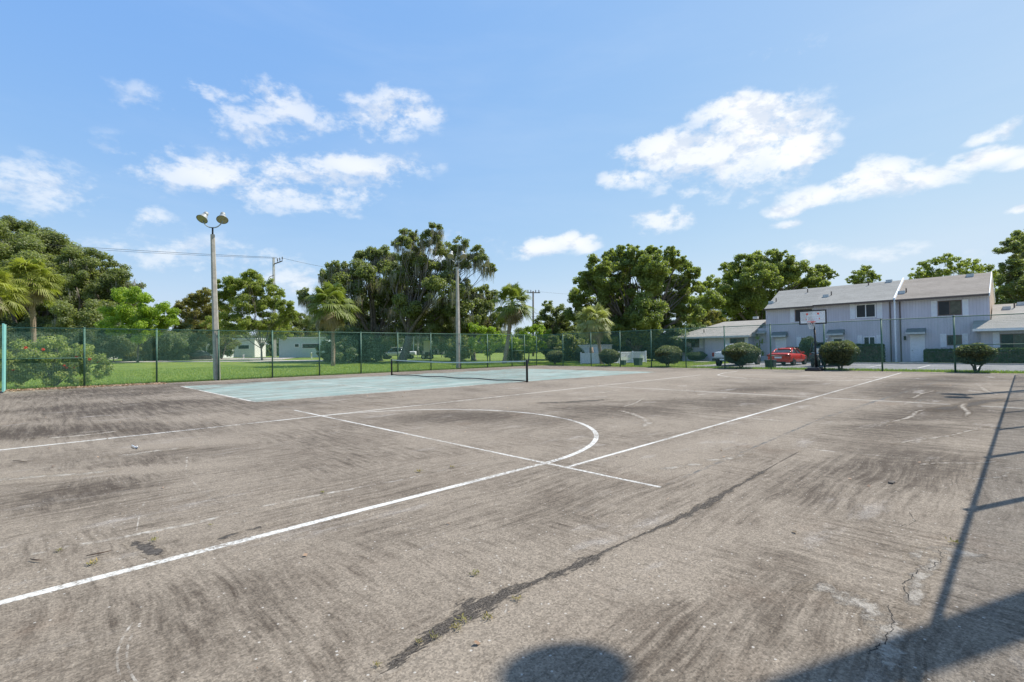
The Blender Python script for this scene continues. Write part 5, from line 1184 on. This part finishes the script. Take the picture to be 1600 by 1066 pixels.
# ------------------------------------------------------------------ small things on the court
def weed(label, px, py, r, yellow=False):
    p = g(px, py); root = empty('weed', (p.x, p.y, 0), label, 'weed', 'weeds growing in the court cracks')
    Q, T = [], []
    for i in range(26):
        a = RNG.uniform(0, 6.28); o_ = RNG.normal(size=2)*r*.45; e = RNG.uniform(.2, 1.2); l = r*RNG.uniform(.4, 1)
        c0 = np.array([o_[0], o_[1], .012]); d = np.array([math.cos(a)*math.cos(e), math.sin(a)*math.cos(e), math.sin(e)*.8]); sd = np.array([-math.sin(a), math.cos(a), 0])*r*.11
        Q.append([c0, c0+d*l*.5+sd, c0+d*l, c0+d*l*.5-sd]); T.append(RNG.uniform(0,1) if yellow else RNG.uniform(0,.5))
    raw('leaf', np.array(Q), 4, M['weed'], root, np.array(T))
for a in ((145,882,.07,'yellowish weed just above the long white line at lower left',1),(240,846,.05,'small green weed in the pale seam at left',0),(92,862,.05,'brownish weed in the seam near the left photo edge',1),(330,822,.03,'tiny weed in the pale seam left of centre',0),(743,899,.05,'green weed alone below the old painted circle',0),(808,938,.04,'reddish weed in the dark moss band near the arc',1),(724,972,.05,'bright green weed in the dark moss band',0),(762,967,.05,'reddish clump in the dark moss band beside the green weed',1),(712,984,.05,'orange weed at the lower moss band',1),(678,998,.04,'yellow-green weed at the narrow part of the moss band',0),(655,1006,.03,'tiny yellow weed near the lower end of the moss band',1),(1491,849,.06,'weed at the crack beside the rail shadow',1),(590,1042,.03,'last reddish weed at the end of the moss band',1),(505,771,.05,'small weed in the seam in the middle distance',0),(655,738,.07,'weed tuft in the seam left of the free-throw line',1),(705,731,.06,'weed tuft nearest the crossing lines in the seam',1)):
    weed(a[3], a[0], a[1], a[2]*.7, a[4])
def twig(label, pts, r, mat='twig', name='twig'):
    P = [g(*p) + Vector((0,0,.012+r)) for p in pts]; o = MB().tube(P, [r*.6]+[r]*(len(P)-2)+[r*.5] if len(P) > 2 else r, 6).build(name, M[mat], None, True); tag(o, label, 'twig')
twig('short dark twig lying near the left end of the pale seam', [(47,877),(56,878.5),(65,879)], .006)
twig('long thin twig along the pale seam above the white line', [(135,872),(155,868),(174,864)], .006)
twig('curled pale leaf on the court at left', [(206,698),(211,701),(215,702),(214,699)], .012, 'white', 'curled_leaf')
twig('thin dark twig near the left photo edge', [(20,722),(32,722.5),(42,724)], .007)
p = g(1393, 755); o = MB().prism([(-.05,-.02,0),(.04,-.03,0),(.055,.012,0),(-.015,.03,0),(-.055,.012,0)], (0,0,.018)).build('bark_chip', M['wood'], None); o.location = p; tag(o, 'dark chip of bark lying alone on the right of the court', 'debris')
for i, (px, py) in enumerate(((868,990),(862,994))):
    pass
def scatter(name, label, n_, fn_, mat, lo, hi, cat):
    P = np.array([fn_() for _ in range(n_)]); nn = unit(n_)*.5 + np.array([0,0,1]); nn /= np.linalg.norm(nn, axis=1, keepdims=True)
    o = raw(name, leaf_polys(P, nn, RNG.uniform(lo, hi, n_), RNG.uniform(lo, hi, n_)*.7), 4, M[mat], None, RNG.uniform(0, 1, n_)); tag(o, label, cat, kind='stuff')
scatter('leaf_litter', 'dry reddish leaves gathered along the left end of the back fence', 2600, lambda: (RNG.uniform(-1.3, 5)**1, 33.6-abs(RNG.normal())*.55, RNG.uniform(.01,.06)), 'litter', .03, .07, 'leaf litter')
scatter('fallen_leaves', 'scattered dead leaves and grit on the court', 500, lambda: (RNG.uniform(0, 30), RNG.uniform(1, 33), .014), 'litter', .012, .035, 'leaf litter')
scatter('court_grit', 'pale and dark grit scattered over the near asphalt', 380, lambda: (RNG.uniform(.5, 8)**1, RNG.uniform(.2, 8), .012), 'litter', .003, .008, 'grit')
# grass blades along the fences and over the lawn
def blades(name, label, n_, fn_, hmin, hmax):
    P = np.array([fn_() for _ in range(n_)]); a = RNG.uniform(0, 6.28, n_); h = RNG.uniform(hmin, hmax, n_); wv = h*.16
    dx = np.stack([np.cos(a)*wv, np.sin(a)*wv, np.zeros(n_)], 1); tip = P + np.stack([RNG.normal(size=n_)*h*.35, RNG.normal(size=n_)*h*.35, h], 1)
    o = raw(name, np.stack([P-dx, P+dx, tip], 1), 3, M['blade'], None, RNG.uniform(0, 1, n_)); tag(o, label, 'grass', kind='stuff')
def lawnpt():
    x = RNG.uniform(-6, 46); y = 34.0 + RNG.uniform(0, 1)**1.8*26; return (x, y, gh(x, y))
blades('grass', 'mown bright green lawn grass behind the back fence', 90000, lawnpt, .05, .12)
blades('fence_grass', 'ragged grass strip along the foot of the fences', 26000, lambda: ((RNG.uniform(-1.5, 36), 33.95+abs(RNG.normal())*.12, -.02) if RNG.uniform() < .5 else (35.92+RNG.uniform(0,1)*1.6, RNG.uniform(-3, 34), -.02)), .06, .17)
blades('verge_grass', 'grass verge around the picket fence and lawn before the houses', 26000, lambda: ((RNG.uniform(37.5, 52), RNG.uniform(20, 40), -.02) if RNG.uniform() < .6 else (RNG.uniform(49.9, 53.8), RNG.uniform(-5, 26), -.02)), .05, .12)
# purge helper leftovers
for o in list(bpy.data.objects):
    if o.name.startswith('tmp') and not o.users_collection: bpy.data.objects.remove(o)
